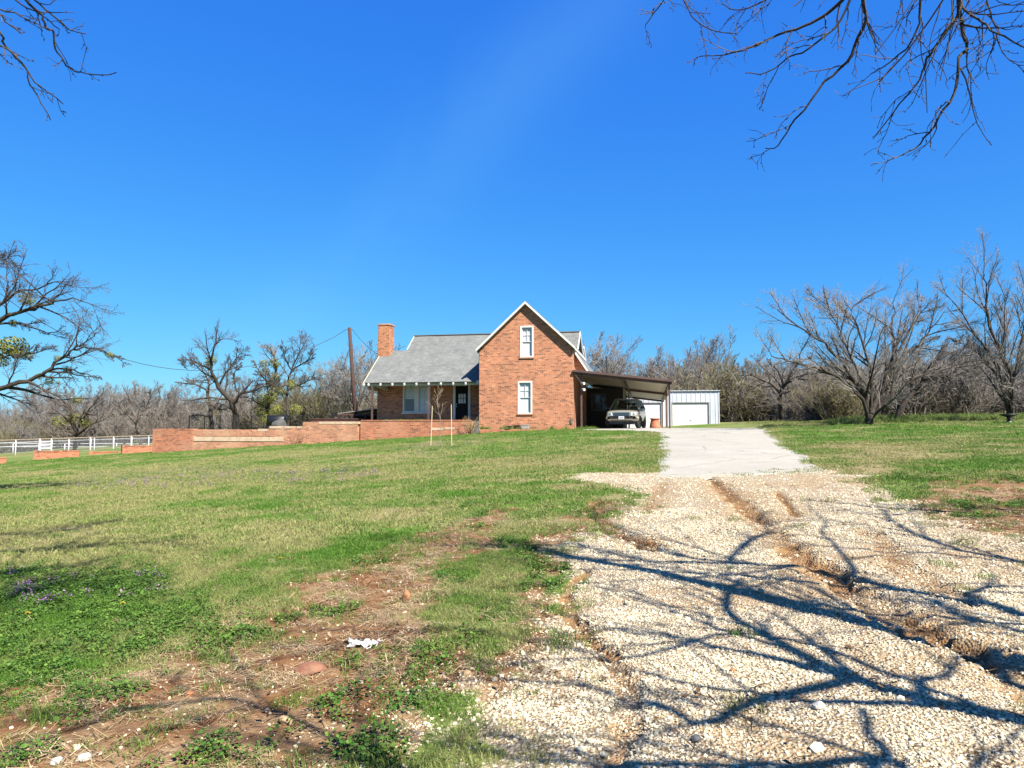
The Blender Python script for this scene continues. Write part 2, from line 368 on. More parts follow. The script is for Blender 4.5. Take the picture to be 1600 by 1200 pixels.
M['rock_red'] = plain('red_sandstone', (0.27, 0.11, 0.062), 0.95, var=.28, scale=9, bmp=.8, dirt=(0.30, 0.17, 0.10))
M['rock_orange'] = plain('orange_sandstone', (0.46, 0.20, 0.085), 0.95, var=.25, scale=10, bmp=.8)
M['rock_tan'] = plain('tan_sandstone', (0.50, 0.34, 0.18), 0.95, var=.25, scale=12, bmp=.8)
M['rock_white'] = plain('white_limestone', (0.68, 0.63, 0.54), 0.95, var=.2, scale=14, bmp=.6)
M['rock_grey'] = plain('grey_stone', (0.17, 0.17, 0.165), 0.95, var=.3, scale=6, bmp=.8)
M['paper'] = plain('white_paper', (0.80, 0.79, 0.77), 0.8, var=.05)
def shingle_mat():
    m, nt, b = new_mat('grey_shingle'); uv = coords(nt, 'UV')
    bt = N(nt, 'ShaderNodeTexBrick'); bt.offset = 0.37; bt.offset_frequency = 3
    for k, v in (('Scale', 1.0), ('Mortar Size', 0.006), ('Mortar Smooth', 0.3), ('Brick Width', 0.26), ('Row Height', 0.115)): bt.inputs[k].default_value = v
    bt.inputs['Color1'].default_value = (0.122, 0.126, 0.120, 1); bt.inputs['Color2'].default_value = (0.092, 0.095, 0.090, 1); bt.inputs['Mortar'].default_value = (0.06, 0.062, 0.06, 1)
    nt.links.new(uv, bt.inputs['Vector'])
    col = mixc(nt, 1.0, bt.outputs['Color'], ramp(nt, noise(nt, uv, 1.3, 6, .65), [(0.3, (0.82, 0.82, 0.83)), (0.7, (1.18, 1.18, 1.16))]), 'MULTIPLY')
    col = mixc(nt, 1.0, col, ramp(nt, noise(nt, uv, 22, 3), [(0.3, (0.75, 0.75, 0.75)), (0.7, (1.25, 1.25, 1.25))]), 'MULTIPLY')
    nt.links.new(col, b.inputs['Base Color']); b.inputs['Roughness'].default_value = 0.95
    bump(nt, b, bt.outputs['Fac'], -0.5, 0.01); return m
M['shingle'] = shingle_mat()
def glass_mat(name='window_glass', tint=(0.98, 0.99, 1.0), alpha=0.0):
    m, nt, b = new_mat(name); nt.nodes.remove(b)
    t = nt.nodes.new('ShaderNodeBsdfTransparent'); t.inputs[0].default_value = (*tint, 1)
    g = nt.nodes.new('ShaderNodeBsdfGlossy'); g.inputs['Roughness'].default_value = 0.04
    fr = N(nt, 'ShaderNodeLayerWeight', Blend=0.5); mx = nt.nodes.new('ShaderNodeMixShader')
    nt.links.new(mth(nt, 'ADD', mth(nt, 'MULTIPLY', mth(nt, 'POWER', fr.outputs['Facing'], 4.0), .8), .04 + alpha * .1, True), mx.inputs[0]); nt.links.new(t.outputs[0], mx.inputs[1]); nt.links.new(g.outputs[0], mx.inputs[2])
    nt.links.new(mx.outputs[0], nt.nodes['Material Output'].inputs[0]); return m
M['glass'] = glass_mat()
M['car_glass'] = glass_mat('tinted_glass', (0.28, 0.31, 0.30), .3)
def paint_mat():
    m, nt, b = new_mat('pewter_car_paint'); b.inputs['Base Color'].default_value = (0.33, 0.31, 0.265, 1)
    b.inputs['Metallic'].default_value = 0.55; b.inputs['Roughness'].default_value = 0.32; b.inputs['Coat Weight'].default_value = 0.6; b.inputs['Coat Roughness'].default_value = 0.06
    return m
M['paint'] = paint_mat()
M['tyre'] = plain('tyre_rubber', (0.02, 0.02, 0.02), 0.8); M['plastic'] = plain('black_plastic', (0.02, 0.02, 0.021), 0.5)
M['rim'] = plain('alloy', (0.5, 0.5, 0.5), 0.3, metal=.9); M['chrome'] = plain('chrome', (0.75, 0.75, 0.75), 0.12, metal=1, var=.02)
M['lens'] = plain('headlight_lens', (0.85, 0.84, 0.78), 0.35, var=.1, scale=20); M['amber'] = plain('amber_lens', (0.6, 0.22, 0.04), 0.2)
M['plate'] = plain('plate_white', (0.78, 0.78, 0.78), 0.5); M['plate_ink'] = plain('plate_ink', (0.06, 0.07, 0.16), 0.5)
M['seat'] = plain('tan_seat', (0.42, 0.36, 0.26), 0.8)
def bark_mat(name, c, hi):
    m, nt, b = new_mat(name); co = coords(nt); c, hi = sc3(c), sc3(hi)
    mp = N(nt, 'ShaderNodeMapping', Scale=(1, 1, 0.35)); nt.links.new(co, mp.inputs[0])
    n = noise(nt, mp.outputs[0], 9, 6, .65)
    nt.links.new(ramp(nt, n, [(0.3, c), (0.7, hi)]), b.inputs['Base Color']); b.inputs['Roughness'].default_value = 0.95
    b.inputs['Specular IOR Level'].default_value = 0.2
    bump(nt, b, n, .8, .03); return m
M['bark'] = bark_mat('grey_bark', (0.085, 0.066, 0.050), (0.21, 0.175, 0.14))
M['bark_dark'] = bark_mat('dark_bark', (0.035, 0.027, 0.021), (0.105, 0.085, 0.066))
M['twig_grey'] = plain('grey_twigs', (0.29, 0.262, 0.24), 0.95, var=.25, scale=1.5, spec=.1)
M['twig_brown'] = plain('brown_twigs', (0.25, 0.212, 0.180), 0.95, var=.25, scale=1.5, spec=.1)
M['twig_olive'] = plain('olive_twigs', (0.235, 0.21, 0.115), 0.95, var=.3, scale=1.5, spec=.1)
M['twig_dark'] = plain('dark_twigs', (0.145, 0.122, 0.112), 0.95, var=.3, scale=3, spec=.1)
M['bud'] = plain('brown_buds', (0.07, 0.03, 0.025), 0.9)
def leaf_mat(name, c1, c2, trans=0.25):
    m, nt, b = new_mat(name); c1, c2 = sc3(c1), sc3(c2)
    a = N(nt, 'ShaderNodeAttribute', attribute_type='INSTANCER', attribute_name='tint'); oi = nt.nodes.new('ShaderNodeObjectInfo')
    col = mixc(nt, a.outputs['Fac'], c1, c2)
    rnd = nt.nodes.new('ShaderNodeAttribute'); rnd.attribute_name = 'rnd'
    col = mixc(nt, 1.0, col, ramp(nt, rnd.outputs['Fac'], [(0, (0.62, 0.62, 0.62)), (1, (1.4, 1.38, 1.25))]), 'MULTIPLY')
    nt.links.new(col, b.inputs['Base Color']); b.inputs['Roughness'].default_value = 0.7; b.inputs['Specular IOR Level'].default_value = 0.25
    tr = nt.nodes.new('ShaderNodeBsdfTranslucent'); nt.links.new(col, tr.inputs[0]); mx = nt.nodes.new('ShaderNodeMixShader'); mx.inputs[0].default_value = trans
    nt.links.new(b.outputs[0], mx.inputs[1]); nt.links.new(tr.outputs[0], mx.inputs[2]); nt.links.new(mx.outputs[0], nt.nodes['Material Output'].inputs[0])
    return m
M['grass'] = leaf_mat('grass_blades', (0.37, 0.365, 0.145), (0.110, 0.245, 0.026))
M['clover'] = leaf_mat('broadleaf_weed', (0.15, 0.26, 0.04), (0.06, 0.155, 0.022))
M['straw'] = leaf_mat('dead_straw', (0.66, 0.52, 0.33), (0.42, 0.29, 0.165), .1)
M['petal'] = leaf_mat('purple_flower', (0.25, 0.13, 0.28), (0.40, 0.22, 0.46), .2)
M['mistletoe'] = leaf_mat('mistletoe_leaf', (0.27, 0.28, 0.07), (0.15, 0.19, 0.035))
M['gravel_stone'] = leaf_mat('limestone_gravel', (0.51, 0.42, 0.28), (0.84, 0.76, 0.58), 0.0)
M['yellow'] = plain('dandelion_yellow', (0.80, 0.55, 0.01), 0.7)
M['stem'] = plain('green_stem', (0.12, 0.20, 0.04), 0.7)

def ground_mat():
    m, nt, b = new_mat('ground_cover'); co = coords(nt)
    def A(n):
        a = nt.nodes.new('ShaderNodeAttribute'); a.attribute_name = n; return a.outputs['Fac']
    nf = noise(nt, co, 9, 6, .68); nm = noise(nt, co, 1.7, 6, .62); nx = noise(nt, co, 38, 4, .65); nl = noise(nt, co, 0.35, 4, .55)
    def sharp(mask, amt=0.8, w=0.16):
        s = mth(nt, 'ADD', mask, mth(nt, 'MULTIPLY', mth(nt, 'SUBTRACT', nf, 0.5), amt))
        return ramp(nt, s, [(0.5 - w, (0, 0, 0)), (0.5 + w, (1, 1, 1))])
    # grass
    dry = ramp(nt, nf, [(0.25, (0.145, 0.135, 0.045)), (0.5, (0.265, 0.26, 0.10)), (0.75, (0.38, 0.36, 0.185))])
    grn = ramp(nt, nf, [(0.25, (0.050, 0.105, 0.014)), (0.5, (0.105, 0.215, 0.027)), (0.75, (0.19, 0.30, 0.05))])
    gsel = mth(nt, 'ADD', A('green'), mth(nt, 'ADD', mth(nt, 'MULTIPLY', mth(nt, 'SUBTRACT', nm, 0.5), 1.1), mth(nt, 'MULTIPLY', mth(nt, 'SUBTRACT', nx, 0.5), 0.5)))
    grass = mixc(nt, ramp(nt, gsel, [(0.12, (0, 0, 0)), (0.85, (1, 1, 1))]), dry, grn)
    grass = mixc(nt, 1.0, grass, ramp(nt, nl, [(0.3, (0.80, 0.84, 0.80)), (0.7, (1.18, 1.14, 1.1))]), 'MULTIPLY')
    grass = mixc(nt, mth(nt, 'MULTIPLY', sharp(A('tan'), 1.2, .3), .75), grass, ramp(nt, nx, [(0.3, (0.24, 0.17, 0.085)), (0.7, (0.40, 0.31, 0.18))]))
    grass = mixc(nt, mth(nt, 'MULTIPLY', sharp(A('purple'), 1.3, .25), .55), grass, ramp(nt, nx, [(0.3, (0.13, 0.10, 0.085)), (0.7, (0.24, 0.18, 0.20))]))
    # bare red-brown soil with dead thatch
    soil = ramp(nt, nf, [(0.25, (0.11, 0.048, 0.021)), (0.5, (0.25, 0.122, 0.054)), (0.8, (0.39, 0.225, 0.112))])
    thatch = ramp(nt, nx, [(0.3, (0.25, 0.165, 0.085)), (0.7, (0.52, 0.385, 0.23))])
    soil = mixc(nt, ramp(nt, nm, [(0.46, (0, 0, 0)), (0.64, (.85, .85, .85))]), soil, thatch)
    # crushed limestone
    v = N(nt, 'ShaderNodeTexVoronoi', Scale=52.0, Randomness=1.0); nt.links.new(co, v.inputs['Vector'])
    sep = nt.nodes.new('ShaderNodeSeparateColor'); nt.links.new(v.outputs['Color'], sep.inputs[0])
    st = ramp(nt, sep.outputs[0], [(0.0, (0.42, 0.32, 0.19)), (0.35, (0.64, 0.54, 0.38)), (0.7, (0.77, 0.68, 0.51)), (1.0, (0.85, 0.79, 0.64))])
    gap = ramp(nt, v.outputs['Distance'], [(0.30, (1, 1, 1)), (0.72, (0.52, 0.44, 0.36))])
    st = mixc(nt, 1.0, st, gap, 'MULTIPLY')
    st = mixc(nt, ramp(nt, nm, [(0.50, (0, 0, 0)), (0.70, (.6, .6, .6))]), st, ramp(nt, nx, [(0.3, (0.34, 0.23, 0.125)), (0.7, (0.52, 0.40, 0.25))]))
    clay = ramp(nt, nf, [(0.28, (0.20, 0.105, 0.045)), (0.55, (0.37, 0.215, 0.10)), (0.8, (0.46, 0.31, 0.17))])
    st = mixc(nt, mth(nt, 'MULTIPLY', sharp(A('clay'), 1.0, .3), .85), st, ramp(nt, nx, [(0.3, (0.36, 0.23, 0.115)), (0.7, (0.56, 0.41, 0.24))]))
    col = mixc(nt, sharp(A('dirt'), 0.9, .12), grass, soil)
    col = mixc(nt, sharp(A('gravel'), 0.9, .10), col, st)
    col = mixc(nt, sharp(A('rut'), 0.6, .2), col, clay)
    col = mixc(nt, 1.0, col, (ALB, ALB, ALB), 'MULTIPLY')
    nt.links.new(col, b.inputs['Base Color']); b.inputs['Roughness'].default_value = 0.97; b.inputs['Specular IOR Level'].default_value = 0.1
    h = mth(nt, 'ADD', mth(nt, 'MULTIPLY', nx, 0.6), mth(nt, 'ADD', nf, mth(nt, 'MULTIPLY', v.outputs['Distance'], mth(nt, 'MULTIPLY', A('gravel'), -0.7))))
    bump(nt, b, h, 0.85, 0.035)
    return m
M['ground'] = ground_mat()
def concrete_mat():
    m, nt, b = new_mat('pale_concrete'); co = coords(nt)
    n1 = noise(nt, co, 0.8, 6, .65); n2 = noise(nt, co, 26, 5, .75); n3 = noise(nt, co, 4.5, 6, .7)
    col = ramp(nt, n1, [(0.3, (0.215, 0.201, 0.165)), (0.7, (0.268, 0.253, 0.212))])
    col = mixc(nt, 1.0, col, ramp(nt, n2, [(0.30, (0.60, 0.56, 0.50)), (0.46, (1, 1, 1)), (0.75, (1.14, 1.14, 1.12))]), 'MULTIPLY')
    v = N(nt, 'ShaderNodeTexVoronoi', Scale=0.45); v.feature = 'DISTANCE_TO_EDGE'
    dn = N(nt, 'ShaderNodeTexNoise', Scale=2.2, Detail=5.0); nt.links.new(co, dn.inputs['Vector'])
    nt.links.new(mixc(nt, 0.35, co, dn.outputs['Color'], 'ADD'), v.inputs['Vector'])
    crack = ramp(nt, v.outputs['Distance'], [(0.0, (1, 1, 1)), (0.016, (0, 0, 0))])
    col = mixc(nt, mth(nt, 'MULTIPLY', crack, ramp(nt, noise(nt, co, .8, 3), [(0.40, (0, 0, 0)), (0.55, (.8, .8, .8))])), col, (0.11, 0.085, 0.055))
    col = mixc(nt, ramp(nt, n3, [(0.56, (0, 0, 0)), (0.72, (.7, .7, .7))]), col, (0.20, 0.155, 0.10))
    # joints across the drive every few metres
    sx = nt.nodes.new('ShaderNodeSeparateXYZ'); nt.links.new(co, sx.inputs[0])
    jn = mth(nt, 'ABSOLUTE', mth(nt, 'SUBTRACT', mth(nt, 'FRACT', mth(nt, 'DIVIDE', mth(nt, 'ADD', sx.outputs[1], mth(nt, 'MULTIPLY', sx.outputs[0], .12)), 4.2)), 0.5))
    col = mixc(nt, ramp(nt, jn, [(0.0, (.75, .75, .75)), (0.006, (0, 0, 0))]), col, (0.12, 0.095, 0.06))
    nt.links.new(col, b.inputs['Base Color']); b.inputs['Roughness'].default_value = 0.92; bump(nt, b, n2, .4, .012); return m
M['concrete'] = concrete_mat()

# ------------------------------------------------------------------ ground sheet
def axis(lo, hi, a, b, fine, grow):
    c = list(np.arange(a, b, fine)); s = fine; x = c[-1]
    up = []
    while x < hi: s *= 1 + grow; x += s; up.append(x)
    s = fine; x = a; dn = []
    while x > lo: s *= 1 + grow; x -= s; dn.append(x)
    return np.array(dn[::-1] + c + up)
rows = [(13.75, 2.80, 6.12), (16, 3.35, 6.75), (19, 3.95, 7.6), (22, 4.55, 8.45), (26, 5.4, 9.55), (29, 6.1, 10.45), (32, 6.6, 11.5), (34.5, 5.6, 12.2), (36.5, 4.1, 12.9), (38.6, 3.8, 13.6), (63, 8.0, 19.0)]
ry = np.concatenate([np.linspace(13.75, 38, 90), np.linspace(38.4, 62, 30)])
rl = np.interp(ry, [r[0] for r in rows], [r[1] for r in rows]); rr = np.interp(ry, [r[0] for r in rows], [r[2] for r in rows])
rl = rl + 0.30 * (fbm(ry, ry * 0, 2.2, 3, 3) - .5); rr = rr + 0.45 * (fbm(ry, ry * 0 + 9, 2.2, 3, 8) - .5)
def on_concrete(x, y): return (y > 14.05 + .5 * hash2(np.floor(x * 3), np.floor(y * 3), 5)) & (x > np.interp(y, ry, rl) + .10) & (x < np.interp(y, ry, rr) - .12)
gx = axis(-700, 700, -3.6, 4.6, 0.045, 0.028); gy = axis(-40, 1500, 2.6, 7.5, 0.045, 0.022)
GX, GY = np.meshgrid(gx, gy); X, Y = GX.ravel(), GY.ravel()
near_sel = (Y < 60) & (np.abs(X) < 60)
mk = {k: np.zeros_like(X) for k in ('gravel', 'dirt', 'green', 'purple', 'rut', 'tan', 'clay')}
Z = zt(X, Y)
mm = masks(X[near_sel], Y[near_sel]); Z[near_sel] = zfull(X[near_sel], Y[near_sel], mm)
for k in mk: mk[k][near_sel] = mm[k]
mk['green'][~near_sel] = 0.35
Z = Z - 0.10 * ((Y > 13.95) & (Y < 61) & (X > np.interp(Y, ry, rl) + .25) & (X < np.interp(Y, ry, rr) - .25))
nxg, nyg = len(gx), len(gy)
i0 = (np.arange(nyg - 1)[:, None] * nxg + np.arange(nxg - 1)[None, :]).ravel()
Fq = np.stack([i0, i0 + 1, i0 + 1 + nxg, i0 + nxg], 1)
V = np.stack([X, Y, Z], 1)
gsel = (mk['gravel'][Fq].mean(1) > 0.5)
def sub_ground(name, fsel):
    f = Fq[fsel]; u, inv = np.unique(f, return_inverse=True)
    me = np_mesh(name, V[u], inv.reshape(f.shape), True)
    for k in mk:
        a = me.attributes.new(k, 'FLOAT', 'POINT'); a.data.foreach_set('value', mk[k][u].astype(np.float32))
    me.materials.append(M['ground']); return tag(link(name, me), kind='structure')
sub_ground('ground', ~gsel); sub_ground('gravel_drive', gsel)

# concrete drive: a ribbon of slab from the gravel to the carport and garage
nc = 14; CV = []
for k in range(nc + 2):
    t = np.clip((k - .5) / (nc - 1) - .5 / (nc - 1), 0, 1); x = rl + (rr - rl) * t
    z = np.minimum(zt(x, ry) + 0.022 * min(1, .25 + 2.2 * min(t, 1 - t)) , Z0 - 0.0) if 0 < k < nc + 1 else zt(x, ry) - 0.2
    yy = ry.copy(); yy[:4] += (.9, .6, .3, .1) * np.array(fbm(np.array([k * .31]), np.array([4.]), .5, 3, 15)[0] - .5) * 1.1
    CV.append(np.stack([x, yy, z], 1))
CV = np.stack(CV, 1); nr = len(ry); CV[0, :, 2] -= 0.05; CV[1, :, 2] -= 0.012
ii = (np.arange(nr - 1)[:, None] * (nc + 2) + np.arange(nc + 1)[None, :]).ravel()
cme = np_mesh('concrete_driveway', CV.reshape(-1, 3), np.stack([ii, ii + 1, ii + nc + 3, ii + nc + 2], 1), False)
cme.materials.append(M['concrete']); tag(link('concrete_driveway', cme), kind='structure')

# ------------------------------------------------------------------ scatter with geometry nodes (stuff only)
def scatter(name, P, rot, scl, idx, tint, protos, kind='stuff', label=None):
    me = bpy.data.meshes.new(name); me.vertices.add(len(P)); me.vertices.foreach_set('co', np.asarray(P, np.float32).ravel())
    for an, ty, dat in (('rot', 'FLOAT_VECTOR', rot), ('scl', 'FLOAT', scl), ('idx', 'INT', idx), ('tint', 'FLOAT', tint)):
        a = me.attributes.new(an, ty, 'POINT')
        a.data.foreach_set('vector' if ty == 'FLOAT_VECTOR' else 'value', np.asarray(dat, np.int32 if ty == 'INT' else np.float32).ravel())
    c = bpy.data.collections.new(name + '_source')
    for i, pm in enumerate(protos): c.objects.link(bpy.data.objects.new('%s_%02d' % (name, i), pm))
    ng = bpy.data.node_groups.new(name, 'GeometryNodeTree')
    ng.interface.new_socket('Geometry', in_out='INPUT', socket_type='NodeSocketGeometry'); ng.interface.new_socket('Geometry', in_out='OUTPUT', socket_type='NodeSocketGeometry')
    n = ng.nodes; gi, go = n.new('NodeGroupInput'), n.new('NodeGroupOutput')
    ip = n.new('GeometryNodeInstanceOnPoints'); ci = n.new('GeometryNodeCollectionInfo'); ci.inputs['Collection'].default_value = c
    ci.inputs['Separate Children'].default_value = True; ci.inputs['Reset Children'].default_value = True
    def na(nm, ty):
        a = n.new('GeometryNodeInputNamedAttribute'); a.data_type = ty; a.inputs['Name'].default_value = nm; return a.outputs['Attribute']
    e = n.new('FunctionNodeEulerToRotation'); L = ng.links
    L.new(gi.outputs[0], ip.inputs['Points']); L.new(ci.outputs[0], ip.inputs['Instance']); ip.inputs['Pick Instance'].default_value = True
    L.new(na('idx', 'INT'), ip.inputs['Instance Index']); L.new(na('rot', 'FLOAT_VECTOR'), e.inputs[0]); L.new(e.outputs[0], ip.inputs['Rotation'])
    L.new(na('scl', 'FLOAT'), ip.inputs['Scale']); L.new(ip.outputs[0], go.inputs[0])
    o = link(name, me); md = o.modifiers.new('scatter', 'NODES'); md.node_group = ng
    return tag(o, label, kind=kind)
RS = np.random.RandomState(11)
def tri_mesh(name, V, F, mat, rnd=None):
    me = np_mesh(name, V, F); me.materials.append(mat)
    if rnd is not None:
        a = me.attributes.new('rnd', 'FLOAT', 'POINT'); a.data.foreach_set('value', np.asarray(rnd, np.float32))
    return me
def blade_clump(name, n, rad, h, w, mat, lean=0.5):
    V, F, r = [], [], []
    for i in range(n):
        a, q = RS.rand() * 6.283, rad * math.sqrt(RS.rand()); x, y = q * math.cos(a), q * math.sin(a)
        hh = h * (.45 + .75 * RS.rand()); la, ll = RS.rand() * 6.283, lean * hh * (.3 + RS.rand()); d = RS.rand() * 6.283
        wx, wy = w * math.cos(d), w * math.sin(d); b = len(V)
        mx, my = x + .4 * ll * math.cos(la), y + .4 * ll * math.sin(la)
        V += [(x - wx, y - wy, -.01), (x + wx, y + wy, -.01), (mx + wx * .8, my + wy * .8, hh * .62), (mx - wx * .8, my - wy * .8, hh * .62), (x + ll * math.cos(la), y + ll * math.sin(la), hh)]
        F += [(b, b + 1, b + 2), (b, b + 2, b + 3), (b + 3, b + 2, b + 4)]; r += [RS.rand()] * 5
    return tri_mesh(name, V, F, mat, r)
def leaf_clump(name, n, rad, h, sz, mat):
    V, F, r = [], [], []
    for i in range(n):
        a, q = RS.rand() * 6.283, rad * math.sqrt(RS.rand()); c = np.array([q * math.cos(a), q * math.sin(a), h * (.2 + .8 * RS.rand()) * (1 - .5 * (q / rad) ** 2)])
        nn = np.array([RS.randn() * .5, RS.randn() * .5, 1.0]); nn /= np.linalg.norm(nn)
        t = np.cross(nn, [math.cos(a), math.sin(a), .1]); t /= np.linalg.norm(t); u = np.cross(nn, t); s = sz * (.6 + .8 * RS.rand()); b = len(V)
        for k in range(6):
            th = k * math.pi / 3; V.append(c + s * (t * math.cos(th) * .75 + u * math.sin(th)) + nn * s * .2 * (k % 2))
        F += [(b, b + 1, b + 2), (b, b + 2, b + 3), (b, b + 3, b + 4), (b, b + 4, b + 5)]; r += [RS.rand()] * 6
    return tri_mesh(name, V, F, mat, r)
def stone_mesh(name, mat, seed, flat=.7):
    import bmesh
    rs = np.random.RandomState(seed); bm = bmesh.new(); bmesh.ops.create_icosphere(bm, subdivisions=1, radius=1)
    for v in bm.verts:
        k = .72 + .5 * rs.rand(); v.co = Vector((v.co.x * k, v.co.y * k * .8, v.co.z * k * flat))
    me = bpy.data.meshes.new(name); bm.to_mesh(me); bm.free(); me.materials.append(mat)
    a = me.attributes.new('rnd', 'FLOAT', 'POINT'); a.data.foreach_set('value', np.full(len(me.vertices), .25 + .5 * rs.rand(), np.float32))
    return me
def field(y0, y1, n, margin=0.30, power=1.0, seed=0, xlim=None):
    """points on the ground inside the view wedge (a bit wider), uniform in area"""
    rs = np.random.RandomState(seed)
    y = (y0 ** 2 + (y1 ** 2 - y0 ** 2) * rs.rand(n)) ** .5
    x = (rs.rand(n) * 2 - 1) * y * (.72 + margin) + (rs.rand(n) * 2 - 1) * 0.5
    return x, y
HOUSE_A = R(10.8); HO = (3.40, 39.8, Z0)
ca_, sa_ = math.cos(HOUSE_A), math.sin(HOUSE_A)
def to_local(X, Y): return (X - HO[0]) * ca_ - (Y - HO[1]) * sa_, (X - HO[0]) * sa_ + (Y - HO[1]) * ca_
def hw(u, v, z=0.0): return (HO[0] + u * ca_ + v * sa_, HO[1] - u * sa_ + v * ca_, HO[2] + z)
def grass_layer(name, protos, y0, y1, n, seed, smin, smax, keep):
    x, y = field(y0, y1, int(n * 1.32), seed=seed); m = masks(x, y); rs = np.random.RandomState(seed + 5)
    u, v = to_local(x, y)
    p = keep(m, x, y) * ~on_concrete(x, y) * ~((v > -.35) & (u < 6) & (u > -27))
    s = rs.rand(len(x)) < p
    x, y = x[s], y[s]; m = {k: q[s] for k, q in m.items()}; k = len(x)
    z = zfull(x, y, m)
    rot = np.stack([rs.randn(k) * .1, rs.randn(k) * .1, rs.rand(k) * 6.283], 1)
    return np.stack([x, y, z], 1), rot, smin + (smax - smin) * rs.rand(k), rs.randint(0, len(protos), k), m, rs
lawn = lambda m: np.clip(1 - 1.15 * m['gravel'] - 1.05 * m['dirt'] - m['rut'], 0.0, 1)
near_protos = [blade_clump('short_grass', 40, .08, .036, .0016, M['grass'], 1.3) for i in range(6)]
far_protos = [blade_clump('lawn_tuft', 40, .18, .034, .0045, M['grass'], 1.5) for i in range(5)]
parts = []
for (pr, y0, y1, n, sd, a, b, off) in ((near_protos, 2.6, 9.5, 26000, 1, .7, 1.35, 0), (far_protos, 8.5, 22, 26000, 2, .6, 1.2, 6), (far_protos, 21, 46, 26000, 3, .8, 1.5, 6)):
    P, rot, sc, ix, m, rs = grass_layer('g', pr, y0, y1, n, sd, a, b, lambda m, x, y: lawn(m) * np.where(m['tan'] > .5, .35, 1) + .05 * m['dirt'])
    tint = np.clip(m['green'] * .95 + 2.0 * (fbm(P[:, 0], P[:, 1], .5, 3, 701) - .5) + rs.randn(len(P)) * .16, 0, 1); parts.append((P, rot, sc, ix + off, tint))
cat_ = [np.concatenate(q) for q in zip(*parts)]
scatter('lawn_grass', *cat_, near_protos + far_protos, label='short mown grass covering the sloping lawn')
# tufts in the bare soil and along the drive's edge
tuft_protos = [blade_clump('grass_tuft', 60, .10, .055, .0022, M['grass'], .9) for i in range(4)]
P, rot, sc, ix, m, rs = grass_layer('t', tuft_protos, 2.6, 13, 9000, 21, .5, 1.2, lambda m, x, y: smooth(.55, .72, fbm(x, y, .55, 3, 201)) * .7 * np.clip(1.1 - m['gravel'] * .9 - m['rut'], 0, 1) * (.3 + .7 * (m['dirt'] > .2)))
scatter('grass_tufts', P, rot, sc, ix, np.clip(.75 + .25 * rs.randn(len(P)), 0, 1), tuft_protos, label='green grass tufts growing through the bare soil')
# clover and henbit
cl_protos = [leaf_clump('weed_leaves', 46, .09, .075, .0095, M['clover']) for i in range(5)]
P, rot, sc, ix, m, rs = grass_layer('c', cl_protos, 2.6, 13, 24000, 31, .55, 1.2,
    lambda m, x, y: np.clip(m['clover'] * (.35 + .65 * smooth(.38, .55, fbm(x, y, .45, 3, 321))) + .55 * smooth(.56, .70, fbm(x, y, .5, 3, 301)) * (m['dirt'] > .25) * (m['gravel'] < .4) + .35 * smooth(.52, .7, fbm(x, y, .9, 3, 311)) * lawn(m) * (m['green'] > .6), 0, 1))
scatter('clover_patch', P, rot, sc, ix, np.clip(.5 + .35 * rs.randn(len(P)), 0, 1), cl_protos, label='low broad-leaved weeds spreading in the lawn')
fl_protos = [leaf_clump('purple_bloom', 16, .06, .16, .009, M['petal']) for i in range(3)]
P, rot, sc, ix, m, rs = grass_layer('f', fl_protos, 3.0, 22, 16000, 41, .6, 1.2, lambda m, x, y: m['purple'] * np.where(y > 9.5, .28, .95) * np.where(y > 9.5, .35 + .65 * smooth(.5, .7, fbm(x, y, 1.2, 3, 411)), smooth(.36, .5, fbm(x, y, .5, 3, 401))))
scatter('henbit_flowers', P, rot, sc * np.where(P[:, 1] > 9.5, 1.2, 1), ix, rs.rand(len(P)), fl_protos, label='small purple wildflowers in the lawn')
# dead straw on the soil
def straw_clump(name):
    V, F, r = [], [], []
    for i in range(16):
        a, q, d = RS.rand() * 6.283, .1 * math.sqrt(RS.rand()), RS.rand() * 6.283; L, w = .03 + .06 * RS.rand(), .0014
        c = np.array([q * math.cos(a), q * math.sin(a), .004 + .012 * RS.rand()]); e = np.array([math.cos(d), math.sin(d), .15 * RS.randn()]); s = np.array([-math.sin(d), math.cos(d), 0]) * w; b = len(V)
        V += [c - e * L / 2 - s, c - e * L / 2 + s, c + e * L / 2 + s, c + e * L / 2 - s]; F += [(b, b + 1, b + 2), (b, b + 2, b + 3)]; r += [RS.rand()] * 4
    return tri_mesh(name, V, F, M['straw'], r)
st_protos = [straw_clump('dead_straw') for i in range(4)]
P, rot, sc, ix, m, rs = grass_layer('s', st_protos, 2.6, 11, 8500, 51, .7, 1.5, lambda m, x, y: np.clip(m['dirt'] * 1.0 + .12 * lawn(m) - m['gravel'] * .7 - m['rut'], 0, 1) * (.25 + .75 * smooth(.42, .55, fbm(x, y, .8, 3, 501))))
P[:, 2] += .004
scatter('dead_straw', P, rot, sc, ix, rs.rand(len(P)), st_protos, label='dead straw lying on the bare soil')
